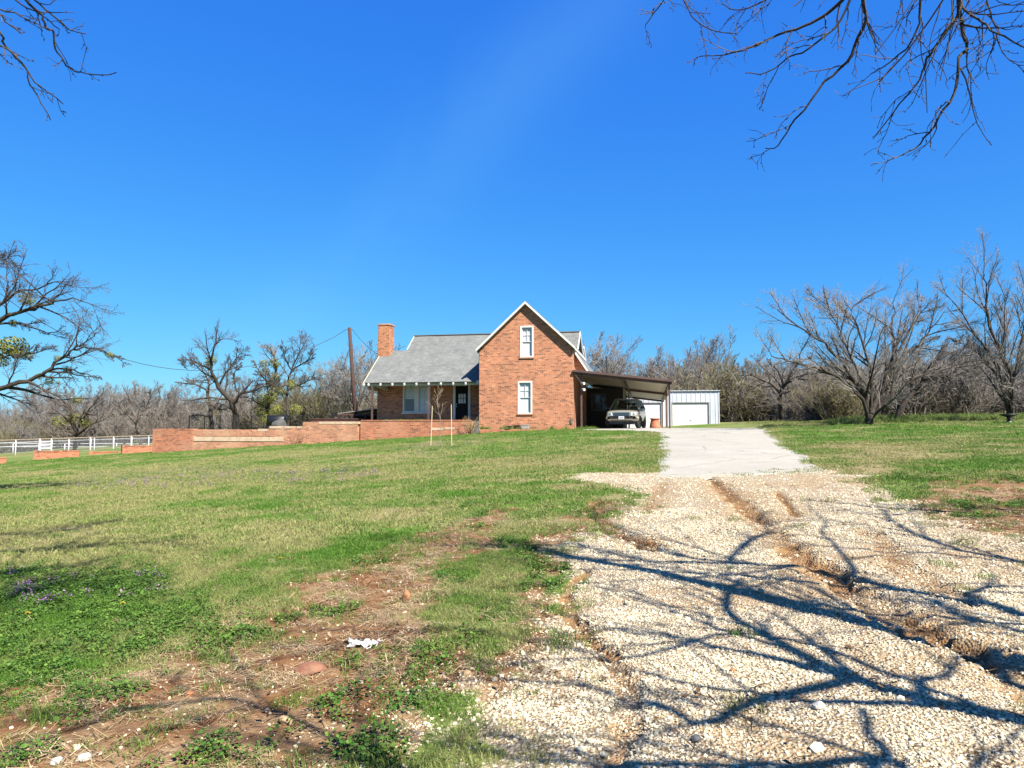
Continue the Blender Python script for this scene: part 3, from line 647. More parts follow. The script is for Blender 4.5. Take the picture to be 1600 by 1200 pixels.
# gravel
gv_protos = [stone_mesh('gravel_stone', M['gravel_stone'], 60 + i, .6) for i in range(6)]
parts = []
for y0, y1, n, sd, a, b in ((2.5, 5.5, 80000, 61, .003, .0095), (5.2, 10, 90000, 62, .004, .0105), (9.6, 15.5, 40000, 63, .006, .013)):
    P, rot, sc, ix, m, rs = grass_layer('v', gv_protos, y0, y1, n, sd, a, b, lambda m, x, y: np.clip(m['gravel'] * (1 - .55 * m['rut']) * (1 - .6 * m['clay']) * (.35 + .65 * smooth(.35, .5, fbm(x, y, .7, 3, 601))) + .03 * m['dirt'] + .16 * m['dirt'] * smooth(-1.0, .2, poly_sd(GRAVEL, x, y)) + .03 * smooth(1.6, -.2, poly_sd(GRAVEL, x, y) * -1), 0, 1))
    sc = sc * np.exp(rs.randn(len(sc)) * .35) * np.where(rs.rand(len(sc)) < .02, 1.8, 1.0); P[:, 2] += sc * .15
    rot[:, :2] += rs.randn(len(sc), 2) * .4
    parts.append((P, rot, sc, ix, np.clip(.62 + .33 * rs.randn(len(sc)) - .35 * m['rut'], 0, 1)))
scatter('loose_gravel', *[np.concatenate(q) for q in zip(*parts)], gv_protos, label='loose crushed limestone gravel on the drive')

# brown leaf litter and twig bits blown over soil, gravel and lawn edge
def litter_mesh(name):
    V, F, r = [], [], []
    for i in range(5):
        a, q, d = RS.rand() * 6.283, .12 * RS.rand(), RS.rand() * 6.283; L = .008 + .012 * RS.rand(); w_ = L * (.25 + .35 * RS.rand()) if i < 3 else .0022; L = L if i < 3 else L * 3
        c = np.array([q * math.cos(a), q * math.sin(a), .006 + .006 * RS.rand()]); e = np.array([math.cos(d), math.sin(d), .25 * RS.randn()]); t = np.array([-math.sin(d), math.cos(d), .2 * RS.randn()]) * w_; b = len(V)
        V += [c - e * L, c - t, c + e * L, c + t + np.array([0, 0, .003])]; F += [(b, b + 1, b + 2), (b, b + 2, b + 3)]; r += [RS.rand()] * 4
    return tri_mesh(name, V, F, M['leaf_brown'], r)
M['leaf_brown'] = leaf_mat('dead_leaf', (0.20, 0.115, 0.055), (0.10, 0.058, 0.03), .1)
lt = [litter_mesh('leaf_litter') for i in range(4)]
P, rot, sc, ix, m, rs = grass_layer('l', lt, 2.6, 13, 9000, 71, .7, 1.6, lambda m, x, y: (.25 + .5 * m['dirt'] + .75 * m['rut']) * smooth(.42, .62, fbm(x, y, .9, 4, 901)))
P[:, 2] += .006
scatter('leaf_litter', P, rot, sc, ix, rs.rand(len(P)), lt, label='dry brown leaf bits scattered over drive and soil')

# ------------------------------------------------------------------ the brick house
house = empty('brick_house', HO, -HOUSE_A, 'red-brown brick house with steep front gable, grey shingle roof and white trim', 'house')
UL, UR, UM, ZE, ZA = -5.38, 0.03, -2.66, 4.62, 7.14      # gable wing: left, right, ridge, corner height, apex height
def rk(u): return ZA - abs(u - UM) * (ZA - ZE) / (UR - UM)
wu = (-2.98, -2.22, 4.02, 5.82); wlw = (-3.12, -2.30, 0.80, 2.66)   # window openings u0,u1,z0,z1
w = MB()
w.prism([(UL, -1.2), (wlw[0], -1.2), (wlw[0], rk(wlw[0])), (UL, rk(UL))], 0, .22)
w.prism([(wu[1], -1.2), (UR, -1.2), (UR, rk(UR)), (wu[1], rk(wu[1]))], 0, .22)
w.prism([(wlw[0], -1.2), (wu[1], -1.2), (wu[1], wlw[2]), (wlw[0], wlw[2])], 0, .22)
w.prism([(wlw[1], wlw[2]), (wu[1], wlw[2]), (wu[1], wlw[3]), (wlw[1], wlw[3])], 0, .22)
w.prism([(wlw[0], wlw[3]), (wu[1], wlw[3]), (wu[1], wu[2]), (wlw[0], wu[2])], 0, .22)
w.prism([(wlw[0], wu[2]), (wu[0], wu[2]), (wu[0], rk(wu[0])), (wlw[0], rk(wlw[0]))], 0, .22)
w.prism([(wu[0], wu[3]), (wu[1], wu[3]), (wu[1], rk(wu[1])), (UM, ZA), (wu[0], rk(wu[0]))], 0, .22)
w.build('wall', M['brick'], house)['label'] = 'sunlit brick front gable wall'
MB().box(UL, UL + .2, .221, 5.5, -1.2, ZE - .05).build('wall', M['brick'], house)
MB().box(UR - .2, UR, .221, 9.0, -1.2, ZE - .05).build('wall', M['brick'], house)
M['shade_wall'] = plain('shade_darkened_wall', (0.045, 0.032, 0.026), .8)  # dark brown puts the carport's deep shade into the storage wall's colour
def window(parent, u0, u1, z0, z1, v, cas=.085, lower=True, blind='blind', low_blind=None, cols=2, sill=True, mut_low=False, frame='white'):
    """casing around an opening in a wall whose face is at v; sashes set back in it"""
    c = MB()
    c.box(u0 - .01, u0 + cas, v - .025, v + .12, z0, z1); c.box(u1 - cas, u1 + .01, v - .025, v + .12, z0, z1)
    c.box(u0 + cas, u1 - cas, v - .025, v + .12, z1 - cas, z1 + .01); c.box(u0 + cas, u1 - cas, v - .025, v + .12, z0, z0 + cas * .8)
    win = c.build('window', M[frame], parent)
    a0, a1, b0, b1 = u0 + cas, u1 - cas, z0 + cas * .8, z1 - cas; zm = (b0 + b1) / 2
    for q0, q1, dv, up in ((zm, b1, .05, True), (b0, zm, .075, False)):
        s = MB(); t = .035
        s.box(a0, a0 + t, v + dv, v + dv + .03, q0, q1); s.box(a1 - t, a1, v + dv, v + dv + .03, q0, q1)
        s.box(a0 + t, a1 - t, v + dv, v + dv + .03, q1 - t, q1); s.box(a0 + t, a1 - t, v + dv, v + dv + .03, q0, q0 + t)
        s.build('sash', M[frame], win)
        if (up or mut_low) and frame == 'white':
            for k in range(1, cols):
                x = a0 + (a1 - a0) * k / cols; MB().box(x - .011, x + .011, v + dv + .004, v + dv + .024, q0 + t, q1 - t).build('muntin', M['white'], win)
            zq = (q0 + q1) / 2; MB().box(a0 + t, a1 - t, v + dv + .006, v + dv + .022, zq - .011, zq + .011).build('muntin', M['white'], win)
        MB().add([(a0 + t, v + dv + .014, q0 + t), (a1 - t, v + dv + .014, q0 + t), (a1 - t, v + dv + .014, q1 - t), (a0 + t, v + dv + .014, q1 - t)], [(0, 1, 2, 3)]).build('pane', M['glass'], win)
        MB().box(a0, a1, v + .108, v + .118, q0, q1 - .002).build('blind', M[(low_blind if (low_blind and not up) else blind)], win)
    if sill: MB().box(u0 - .05, u1 + .05, v - .06, v + .1, z0 - .07, z0 - .002).build('sill', M['brick'] if sill == 'brick' else M['white'], win)
    return win
window(house, *wu, 0.0, sill='brick')
window(house, *wlw, 0.0, sill='brick')
# gable wing roof: two slopes, rake boards
sl = (ZA - ZE) / (UR - UM); oh = .20
def gz(u): return ZA + .10 - abs(u - UM) * sl
for s, e in ((-1, UL - .15), (1, UR + .15)):
    MB().slab([(UM, -.22, gz(UM)), (e, -.22, gz(e)), (e, 7.0, gz(e)), (UM, 7.0, gz(UM))], .07).build('roof_slope', M['shingle'], house)
    d = MB(); zz = [gz(UM) - .03, gz(e) - .03]
    d.prism([(UM, zz[0]), (e, zz[1]), (e, zz[1] - .15), (UM, zz[0] - .15)], -.275, -.225)
    d.build('rake_board', M['white'], house)
    MB().prism([(UM, zz[0] - .1), (e, zz[1] - .1), (e, zz[1] - .125), (UM, zz[0] - .125)], -.224, -.003).build('soffit', M['cream'], house)
MB().box(UR + .10, UR + .15, -.22, 7, gz(UR + .15) - .20, gz(UR + .15) - .05).build('eave_board', M['white'], house)
MB().box(UL - .15, UL - .10, -.22, 3, gz(UL - .15) - .20, gz(UL - .15) - .05).build('eave_board', M['white'], house)
# stepped lean-to roof on the right side with a white rake
MB().prism([(UR, 3.27), (.62, 3.21), (.62, 3.32), (UR, 4.30)], .75, 8.8).build('side_bay', M['brick'], house)
MB().slab([(UR - .02, .55, 4.55), (.86, .55, 3.28), (.86, 8.9, 3.28), (UR - .02, 8.9, 4.55)], .06).build('side_roof', M['shingle'], house)
MB().prism([(UR + .02, 4.48), (.86, 3.22), (.86, 3.04), (UR + .02, 4.28)], .50, .548).build('rake_board', M['white'], house)
# main block behind the porch
VW, ER, RV, RZ = 2.4, (0.5, 2.72), 5.0, 6.08
op_w, op_d = (-10.82, -9.06, 0.96, 2.72), (-7.58, -6.52, 0.47, 2.72)
w = MB()
w.box(-12.52, op_w[0], VW, VW + .2, -1.0, 3.9); w.box(op_w[1], op_d[0], VW, VW + .2, -1.0, 3.9); w.box(op_d[1], UL, VW, VW + .2, -1.0, 3.9)
w.box(op_w[0], op_w[1], VW, VW + .2, -1.0, op_w[2]); w.box(op_w[0], op_w[1], VW, VW + .2, op_w[3], 3.9)
w.box(op_d[0], op_d[1], VW, VW + .2, -1.0, op_d[2]); w.box(op_d[0], op_d[1], VW, VW + .2, op_d[3], 3.9)
w.build('wall', M['brick'], house)['label'] = 'brick wall in the shade of the porch'
MB().prism([(VW + .201, -1), (4.6, -1), (4.6, 4.05), (3.5, 4.86), (VW + .201, 4.05)], -12.52, -12.32, 'x').build('wall', M['brick'], house)
MB().prism([(VW + .201, 3.5), (7.6, 3.5), (7.6, 4.0), (RV, 5.96), (VW + .201, 4.02)], -10.9, -10.7, 'x').build('wall', M['brick'], house)
MB().prism([(5.6, 3.0), (10.3, 3.0), (10.3, 3.75), (7.7, 5.30), (5.6, 4.0)], -.42, -.25, 'x').build('wall', M['brick'], house)
MB().box(-12.3, -.3, 10.1, 10.3, -1, 3.7).build('wall', M['brick'], house)
mid = (-10.82 - 9.06) / 2
window(house, -10.82, mid - .06, .96, 2.72, VW, sill=False, low_blind='curtain'); window(house, mid + .06, -9.06, .96, 2.72, VW, sill=False, mut_low=True)
MB().box(mid - .06, mid + .06, VW - .03, VW + .12, .96, 2.72).build('window_mullion', M['white'], house)
MB().box(-10.9, -8.98, VW - .07, VW + .05, .88, .957).build('window_sill', M['white'], house)
# front door
d0, d1 = op_d[0], op_d[1]
f = MB(); f.box(d0 - .02, d0 + .13, VW - .03, VW + .14, .45, 2.72); f.box(d1 - .13, d1 + .02, VW - .03, VW + .14, .45, 2.72); f.box(d0 + .13, d1 - .13, VW - .03, VW + .14, 2.58, 2.72)
f.build('door_frame', M['white'], house)
du0, du1, dz0, dz1 = d0 + .13, d1 - .13, .47, 2.58
lite = (du0 + .16, du1 - .16, 1.50, 2.10)
f = MB(); f.box(du0, lite[0], VW + .05, VW + .1, dz0, dz1); f.box(lite[1], du1, VW + .05, VW + .1, dz0, dz1); f.box(lite[0], lite[1], VW + .05, VW + .1, dz0, lite[2]); f.box(lite[0], lite[1], VW + .05, VW + .1, lite[3], dz1)
for q0, q1 in ((.12, .42),): f.box(du0 + .14, du1 - .14, VW + .04, VW + .051, dz0 + q0, dz0 + q1)
door = f.build('front_door', M['black_paint'], house); door['label'] = 'black front door with a six-light window'
for i in range(3):
    for j in range(2):
        a = lite[0] + (lite[1] - lite[0]) * i / 3; b_ = lite[0] + (lite[1] - lite[0]) * (i + 1) / 3
        c_ = lite[2] + (lite[3] - lite[2]) * j / 2; e_ = lite[2] + (lite[3] - lite[2]) * (j + 1) / 2
        MB().box(a + .015, b_ - .015, VW + .07, VW + .078, c_ + .015, e_ - .015).build('door_light', M['blind'], door)
for i in (1, 2):
    x = lite[0] + (lite[1] - lite[0]) * i / 3; MB().box(x - .012, x + .012, VW + .05, VW + .085, lite[2], lite[3]).build('muntin', M['black_paint'], door)
zc = (lite[2] + lite[3]) / 2; MB().box(lite[0], lite[1], VW + .052, VW + .083, zc - .012, zc + .012).build('muntin', M['black_paint'], door)
for zz in (1.32, 1.46): MB().tube([(du0 + .06, VW + .05, zz), (du0 + .06, VW + .0, zz), (du0 + .06, VW - .02, zz)], [.018, .022, .03], 10).build('door_knob', M['chrome'], door)
MB().box(d0 - .1, d1 + .1, VW - .35, VW, .30, .46).build('door_step', M['rock_grey'], house)
# main front slope over the porch (outline with the lower left wing), rear slopes
p = (RZ - ER[1]) / (RV - ER[0])
def fz(v): return ER[1] + (v - ER[0]) * p
def roof_piece(u0, u1, v0, v1, name='roof_slope', z0=None, z1=None):
    a = fz(v0) if z0 is None else z0; b = fz(v1) if z1 is None else z1
    return MB().slab([(u0, v0, a), (u1, v0, a), (u1, v1, b), (u0, v1, b)], .09).build(name, M['shingle'], house)
roof_piece(-12.62, UL - .005, ER[0], 3.5).__setitem__('label', 'long grey shingle slope over the porch')
roof_piece(-10.97, UL + 1.5, 3.5, RV); roof_piece(UL + 1.505, -.05, 3.5, RV); roof_piece(UL + .35, -.05, 2.3, 3.498)
roof_piece(-10.97, -.05, RV, 8.4, z0=RZ, z1=RZ - (8.4 - RV) * p * .9)
roof_piece(-12.62, -10.975, 3.5, 5.6, z0=fz(3.5), z1=fz(3.5) - 2.1 * p)
roof_piece(-10.5, -.12, 5.7, 7.7, z0=4.2, z1=5.42); roof_piece(-10.5, -.12, 7.7, 10.7, z0=5.42, z1=3.75)
MB().bar((-.03, 7.72, 5.40), (-.03, 10.75, 3.72), .05, .18).build('rake_board', M['white'], house)
MB().bar((-.01, RV, RZ - .06), (-.01, 8.35, RZ - .06 - 3.35 * p * .9), .05, .18).build('rake_board', M['white'], house)
MB().bar((-.01, 2.3, fz(2.3) - .06), (-.01, RV, RZ - .06), .05, .18).build('rake_board', M['white'], house)
MB().bar((-10.99, 3.55, fz(3.55) - .04), (-10.99, RV, RZ - .04), .04, .12).build('rake_board', M['white'], house)
MB().bar((-12.64, ER[0], ER[1] - .05), (-12.64, 3.5, fz(3.5) - .05), .04, .14).build('rake_board', M['cream'], house)
MB().bar((-11.0, RV, RZ + .02), (-.05, RV, RZ + .02), .22, .05).build('ridge_cap', M['shingle'], house)
MB().box(-12.6, UL - .03, .66, .72, ER[1] - .20, ER[1] - .02).build('porch_beam', M['cream'], house)
MB().slab([(-12.55, .74, fz(.74) - .12), (UL - .02, .74, fz(.74) - .12), (UL - .02, VW - .01, 2.80), (-12.55, VW - .01, 2.80)], .02).build('porch_ceiling', M['cream'], house)
MB().prism([(.70, 2.32), (2.39, 2.32), (2.39, 2.62), (.70, 2.56)], -12.54, -12.44, 'x').build('porch_end_beam', M['cream'], house)
MB().prism([(.72, 2.60), (.72, 2.46), (2.38, 2.30), (2.38, 2.6)], -11.9, -11.8, 'x').build('porch_bracket', M['cream'], house)
for k in range(10):
    u = -12.32 + k * (12.32 - 5.56) / 9
    MB().bar((u, .38, ER[1] - .16), (u, 1.0, ER[1] - .16 + .62 * p * .55), .075, .11).build('rafter_tail', M['white'], house)
MB().bar((-12.62, .52, ER[1] - .1), (-12.62, .40, ER[1] - .1), .09, .14).build('rafter_tail', M['white'], house)
MB().box(UL - .25, UL - .02, .3, .36, 2.55, 2.75).build('eave_return', M['white'], house)
# porch posts, floor
for u in (-12.15, -8.62):
    MB().box(u - .05, u + .05, .62, .70, .40, 2.52).build('porch_post', M['brown_steel'], house)
MB().box(-12.5, UL - .01, -.04, VW - .002, -1.0, .40).build('porch_floor', M['rock_grey'], house)
# chimney
ch = MB()
cz0, cz1 = 3.4, 6.50
ch.prism([(-12.80, cz0), (-11.90, cz0), (-11.93, cz1), (-12.74, cz1)], 2.95, 3.75)
chim = ch.build('chimney', M['brick_chim'], house, bevel=.05)
MB().box(-12.77, -11.90, 2.92, 3.78, cz1 + .002, cz1 + .14).build('chimney_cap', M['brick_chim'], chim, bevel=.05)
MB().box(-12.60, -12.05, 3.15, 3.55, cz1 + .142, cz1 + .17).build('flue', M['dark_room'], chim)
MB().tube([(UL - .02, .05, 4.4), (UL - .04, .05, 2.0)], .012, 6).build('cable_clip', M['cable'], house)
MB().box(-.12, -.02, -.06, -.003, .25, .5).build('meter_box', M['rock_grey'], house)

# small things along the house front
ut = empty('utility_box', hw(-2.62, -.42, -.05), -HOUSE_A, 'small grey utility box on the grass against the gable wall', 'utility box')
MB().box(-.22, .22, -.12, .12, 0, .22).build('box', M['roof_sheet'], ut, bevel=.015); MB().box(-.24, .24, -.14, .14, .221, .25).build('lid', M['roof_sheet'], ut, bevel=.01)
pk = MB().box(-.45, .45, -.02, .03, -.1, .12).build('plank', M['rust']); pk.location = hw(-3.4, -.25, .03); pk.rotation_euler = (.5, -.12, -HOUSE_A)
tag(pk, 'reddish plank leaning low against the gable wall', 'plank')

# ------------------------------------------------------------------ terrace walls
def wall_thing(name, u0, u1, v0, v1, steps, base, mat, label, group=None):
    o = empty(name, hw((u0 + u1) / 2, v0, base), -HOUSE_A, label, 'wall', group); c = (u0 + u1) / 2
    b = MB()
    for a, d, top in steps: b.box(a - c, d - c, 0, v1 - v0, -.6, top - base)
    b.build('masonry', mat, o); return o, c, base
tw, c, b0 = wall_thing('porch_wall', -12.46, -5.75, -.35, -.06, [(-12.46, -5.75, .41)], -.6, M['brick_red'], 'orange-red brick planter wall in front of the porch')
for k in range(22):
    u = -12.4 + k * .30
    MB().box(u - c, u + .285 - c, -.025, .30, .411 - b0, .475 - b0).build('coping_brick', M['brick_red'], tw)
for u0, u1, z0, z1 in ((-8.1, -7.4, -.12, .02), (-7.35, -6.75, -.08, .05)):
    MB().box(u0 - c, u1 - c, -.012, .05, z0 - b0, z1 - b0).build('pale_stone', M['stone'], tw)
tl, c, b1 = wall_thing('stepped_wall', -26.0, -12.55, -.55, -.25, [(-26.0, -23.2, -.05), (-23.2, -18.2, -.09), (-18.2, -16.0, .07), (-16.0, -12.55, .36)], -1.6, M['brick_pale'], 'long stepped brick retaining wall with pale stone courses')
MB().box(-26.01 - c, -23.25 - c, -.02, .31, -.6, -.045 - b1).build('end_pier', M['brick_red'], tl)
rs_ = np.random.RandomState(4)
u = -23.2
while u < -17.3:
    L = .55 + .9 * rs_.rand(); MB().box(u - c, min(u + L, -17.2) - .03 - c, -.03, .1, -.80 - b1, -.53 - b1).build('stone_block', M['stone'], tl, bevel=.01); u += L
u = -23.0
while u < -18.4:
    L = .5 + .6 * rs_.rand(); MB().box(u - c, u + L - .03 - c, -.02, .1, -.50 - b1, -.14 - b1).build('stone_block', M['brick_pale'], tl, bevel=.01); u += L
for a, d, t in ((-18.9, -18.3, -.085), (-18.15, -17.4, .075), (-17.2, -16.6, .075), (-16.4, -16.05, .075)):
    MB().box(a - c, d - c, -.025, .32, t - .11 - b1, t + .03 - b1).build('cap_stone', M['stone'], tl, bevel=.01)
u = -15.0
while u < -12.8:
    L = .3 + .25 * rs_.rand(); MB().box(u - c, u + L - .02 - c, -.02, .31, .23 - b1, .375 - b1).build('cap_stone', M['stone'], tl, bevel=.008); u += L
# terrace ground behind the wall
tg = MB()
tg.box(-25.9, -18.2, -.24, 16, -2.2, -.14); tg.box(-18.2, -16, -.24, 16, -2.2, .0); tg.box(-16, -12.53, -.24, 16, -2.2, .26); tg.box(-12.53, -3, 2.7, 16, -2.2, .2)
o = tg.build('terrace', M['ground']); o.location = HO; o.rotation_euler = (0, 0, -HOUSE_A); tag(o, kind='structure')
# low garden walls further down the slope
def low_wall(px0, py0, px1, py1, h, Yd, label):
    a, b = Vector(at(px0, py0, Yd)), Vector(at(px1, py1, Yd + 1.0)); base = min(a.z, b.z)
    o = empty('garden_wall', (a.x, a.y, a.z), math.atan2(b.y - a.y, b.x - a.x), label, 'wall', 'low garden walls down the slope')
    L = math.hypot(b.x - a.x, b.y - a.y)
    MB().box(0, L, 0, .3, -.8, h).build('masonry', M['brick_red'], o)
    n = max(2, int(L / .42))
    for k in range(n): MB().box(k * L / n + .01, (k + 1) * L / n - .01, -.02, .32, h + .001, h + .065).build('coping_brick', M['brick_red'], o)
    MB().box(-.28, -.003, -.06, .36, -.8, h + .1).build('end_pier', M['brick_red'], o)
low_wall(-25, 722, 10, 722, .18, 43, 'short low brick wall end beside the lawn, farthest down the slope')
low_wall(60, 716, 124, 713, .40, 46, 'low brick garden wall under the white fence corner post')
low_wall(146, 711, 196, 709, .16, 49, 'lowest brick kerb wall between the two taller garden walls')
low_wall(198, 708, 244, 706, .42, 46, 'low brick garden wall butting the long stepped wall')

# ------------------------------------------------------------------ carport
cpt = empty('carport', HO, -HOUSE_A, 'brown steel lean-to carport with cream underside beside the house', 'carport')
def cz(u, v): return 3.24 - (u - .05) * .118 - v * .0135
UE = 5.55
stp = 0.46; k = 0; u = .06
while u < UE - .01:                              # each roof panel with its rib
    e = min(u + stp, UE)
    MB().slab([(u + .004, -.12, cz(u, -.12)), (e - .004, -.12, cz(e, -.12)), (e - .004, 20.2, cz(e, 20.2)), (u + .004, 20.2, cz(u, 20.2))], .03).build('roof_panel', M['roof_under'], cpt)
    MB().slab([(u - .02, -.12, cz(u, -.12) + .035), (u + .03, -.12, cz(u, -.12) + .035), (u + .03, 20.2, cz(u, 20.2) + .035), (u - .02, 20.2, cz(u, 20.2) + .035)], .033).build('roof_rib', M['metal_wall'], cpt)
    u = e
MB().bar((.05, -.15, cz(.05, 0) - .03), (UE + .03, -.15, cz(UE, 0) - .03), .05, .12).build('front_fascia', M['brown_steel'], cpt)
MB().bar((UE + .03, -.17, cz(UE, 0) - .02), (UE + .03, 20.2, cz(UE, 20.2) - .02), .04, .10).build('eave_trim', M['roof_under'], cpt)
for v in (.15, 10.2, 19.9):
    MB().bar((.1 if v < 1 else .35, v, cz(.2, v) - .13), (UE - .1, v, cz(UE, v) - .13), .10, .16).build('cross_beam', M['brown_steel'], cpt)
for u in (2.85, 5.32):
    MB().bar((u, .22, cz(u, 0) - .12), (u, 20.0, cz(u, 20) - .12), .08, .15).build('long_beam', M['brown_steel'], cpt)
for u, v in ((.48, .15), (5.30, .15), (5.30, 6.8), (5.30, 19.8), (2.85, 10.2)):
    MB().box(u - .05, u + .05, v - .05, v + .05, -.1, cz(u, v) - .16).build('post', M['brown_steel'], cpt)
MB().bar((.12, .15, 3.05), (.46, .15, 2.55), .04, .04).build('brace', M['roof_under'], cpt)
for z, dy in ((2.52, 0), (2.18, .06)):
    fl = MB().tube([(.50, .05 + dy, z), (.56, -.02 + dy, z - .01), (.66, -.09 + dy, z - .04)], [.03, .05, .085], 10).build('flood_light', M['white'], cpt)
    MB().tube([(.66, -.091 + dy, z - .04), (.665, -.1 + dy, z - .042)], [.07, .07], 10).build('lamp_face', M['lens'], fl)
# storage room closing the back of the carport bay
sr = empty('storage_room', hw(1.6, 8.9, 0), -HOUSE_A, 'shaded brick storage room with white-framed window inside the carport', 'storage room')
o0, o1, p0, p1 = .36 - 1.6, 1.36 - 1.6, 1.16, 2.34
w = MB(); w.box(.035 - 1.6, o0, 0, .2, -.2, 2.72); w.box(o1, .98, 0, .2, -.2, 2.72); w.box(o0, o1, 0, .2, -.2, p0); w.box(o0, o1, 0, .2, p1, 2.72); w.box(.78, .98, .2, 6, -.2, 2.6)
w.build('wall', M['shade_wall'], sr)
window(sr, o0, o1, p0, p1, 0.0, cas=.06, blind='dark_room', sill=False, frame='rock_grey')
MB().box(.90, 1.02, -.03, .0, -.1, 2.72).build('corner_board', M['cream'], sr)
hs = MB(); hs.tube([(2.62 + .35 * math.cos(t) * .8, 9.4 + .02 * t, 2.22 + .38 * math.sin(t)) for t in np.linspace(-.6, 4.6, 22)], .032, 8)
hs = hs.build('hose_loop', M['cream'], sm=True); hs.location = HO; hs.rotation_euler = (0, 0, -HOUSE_A); tag(hs, 'pale looped hose hanging by the middle carport post', 'hose')

# ------------------------------------------------------------------ metal garage
gar = empty('metal_garage', hw(5.3, 22.2, 0), -HOUSE_A, 'white steel garage with two roll-up doors behind the carport', 'garage')
g0, g1, gh = -4.4, 4.74, 3.10
DR = [(-3.15, .02, 2.12), (.83, 3.95, 2.12)]
def panel(x0, x1, z0, z1, flip=False):
    w_ = x1 - x0; pr = [(x0, 0), (x0 + .06, 0), (x0 + .08, -.03), (x0 + .11, -.03), (x0 + .13, 0), (x1, 0)] if w_ > .25 else [(x0, 0), (x1, 0)]
    poly = pr + [(x1, .05), (x0, .05)]
    MB().prism(poly, z0, z1, 'z').build('wall_panel', M['metal_wall'], gar)
edges = sorted(set([g0, g1] + [d for q in DR for d in q[:2]]))
x = g0
cuts = []
for a, b in zip(edges[:-1], edges[1:]):
    n = max(1, round((b - a) / .40)); cuts += [(a + (b - a) * i / n, a + (b - a) * (i + 1) / n) for i in range(n)]
for a, b in cuts:
    m_ = (a + b) / 2; dr = [q for q in DR if q[0] < m_ < q[1]]
    panel(a, b, (dr[0][2] + .06) if dr else -.1, gh)
for q in DR:
    dd = MB().box(q[0] + .06, q[1] - .06, .10, .12, -.05, q[2]).build('garage_door', M['door_white'], gar)
    for k in range(4): MB().box(q[0] + .06, q[1] - .06, .08, .1, k * q[2] / 4 + .004, (k + 1) * q[2] / 4 - .004).build('door_section', M['door_white'], dd)
    MB().box((q[0] + q[1]) / 2 - .06, (q[0] + q[1]) / 2 + .06, .05, .08, .62, .66).build('door_handle', M['chrome'], dd)
    t = MB(); t.box(q[0], q[0] + .07, -.02, .1, -.05, q[2] + .06); t.box(q[1] - .07, q[1], -.02, .1, -.05, q[2] + .06); t.box(q[0] + .07, q[1] - .07, -.02, .1, q[2], q[2] + .06)
    t.build('door_trim', M['roof_sheet'], gar)
MB().box(g1 - .07, g1 + .02, -.035, 8, -.1, gh).build('corner_trim', M['metal_wall'], gar)
MB().box(g0 - .02, g0 + .05, .06, 8, -.1, gh).build('side_wall', M['metal_wall'], gar)
MB().slab([(g0 - .1, -.12, gh + .06), (g1 + .1, -.12, gh + .06), (g1 + .1, 8.2, gh + .3), (g0 - .1, 8.2, gh + .3)], .05).build('roof', M['metal_wall'], gar)
for k in range(24):
    x = g0 + (g1 - g0) * (k + .5) / 24; MB().box(x - .05, x + .05, -.125, .1, gh + .061, gh + .10).build('roof_rib', M['metal_wall'], gar)

# ------------------------------------------------------------------ terracotta pot
pt = empty('terracotta_pot', hw(4.62, 11.0, 0), 0, 'large terracotta pot flaring to a wide base under the carport edge', 'pot')
MB().lathe([(.0, 0), (.375, 0), (.385, .05), (.36, .2), (.31, .42), (.27, .56), (.28, .60), (.25, .60), (.22, .45), (0, .43)], 32).build('body', M['terracotta'], pt, sm=True)
MB().lathe([(.275, .585), (.335, .60), (.345, .65), (.33, .68), (.28, .68), (.26, .60)], 32).build('rim', M['terracotta'], pt, sm=True)

# ------------------------------------------------------------------ parked car
car = empty('parked_car', hw(2.68, .55, 0.0), -HOUSE_A - R(6), 'pewter mid-size sport utility vehicle parked nose out under the carport', 'car')
def loft(rings):
    n = len(rings[0][1]); v, f = [], []
    for y, prof in rings:
        for x, z in prof: v.append((x, y, z))
        for x, z in reversed(prof[1:-1] if prof[0][0] == 0 else prof): v.append((-x, y, z))
    m = len(v) // len(rings)
    for i in range(len(rings) - 1):
        for k in range(m): f.append((i * m + k, i * m + (k + 1) % m, (i + 1) * m + (k + 1) % m, (i + 1) * m + k))
    f += [tuple(range(m - 1, -1, -1)), tuple((len(rings) - 1) * m + k for k in range(m))]
    return v, f
def brow(y, wb, w, zb, zs, zt_, crown=.03): return (y, [(0, zb), (wb * .9, zb), (wb, zb + .06), (w, zb + .22), (w, zs), (w - .05, zt_ - .06), (w - .14, zt_), (0, zt_ + crown)])
b = MB(); b.add(*loft([brow(0.03, .60, .66, .42, .66, .80), brow(.0, .74, .80, .40, .70, .86), brow(.10, .80, .87, .36, .76, .93), brow(.30, .84, .905, .34, .84, .985, .05), brow(.65, .86, .92, .34, .90, 1.03, .05),
    brow(1.05, .87, .925, .34, .94, 1.07, .05), brow(2.2, .88, .93, .34, .97, 1.10, .04), brow(3.6, .87, .93, .34, .99, 1.13, .03), brow(4.35, .84, .90, .36, .98, 1.13), brow(4.58, .76, .82, .40, .90, 1.08)]))
body = b.build('body', M['paint'], car, sm=True); ss = body.modifiers.new('s', 'SUBSURF'); ss.levels = ss.render_levels = 2
def groof(y, w, z): return (y, [(0, z - .05), (w - .02, z - .05), (w, z - .03), (w - .06, z), (0, z + .03)])
r_ = MB(); r_.add(*loft([groof(1.86, .60, 1.66), groof(2.2, .64, 1.71), groof(3.2, .65, 1.72), groof(4.1, .62, 1.68)]))
rf = r_.build('roof', M['paint'], car, sm=True)
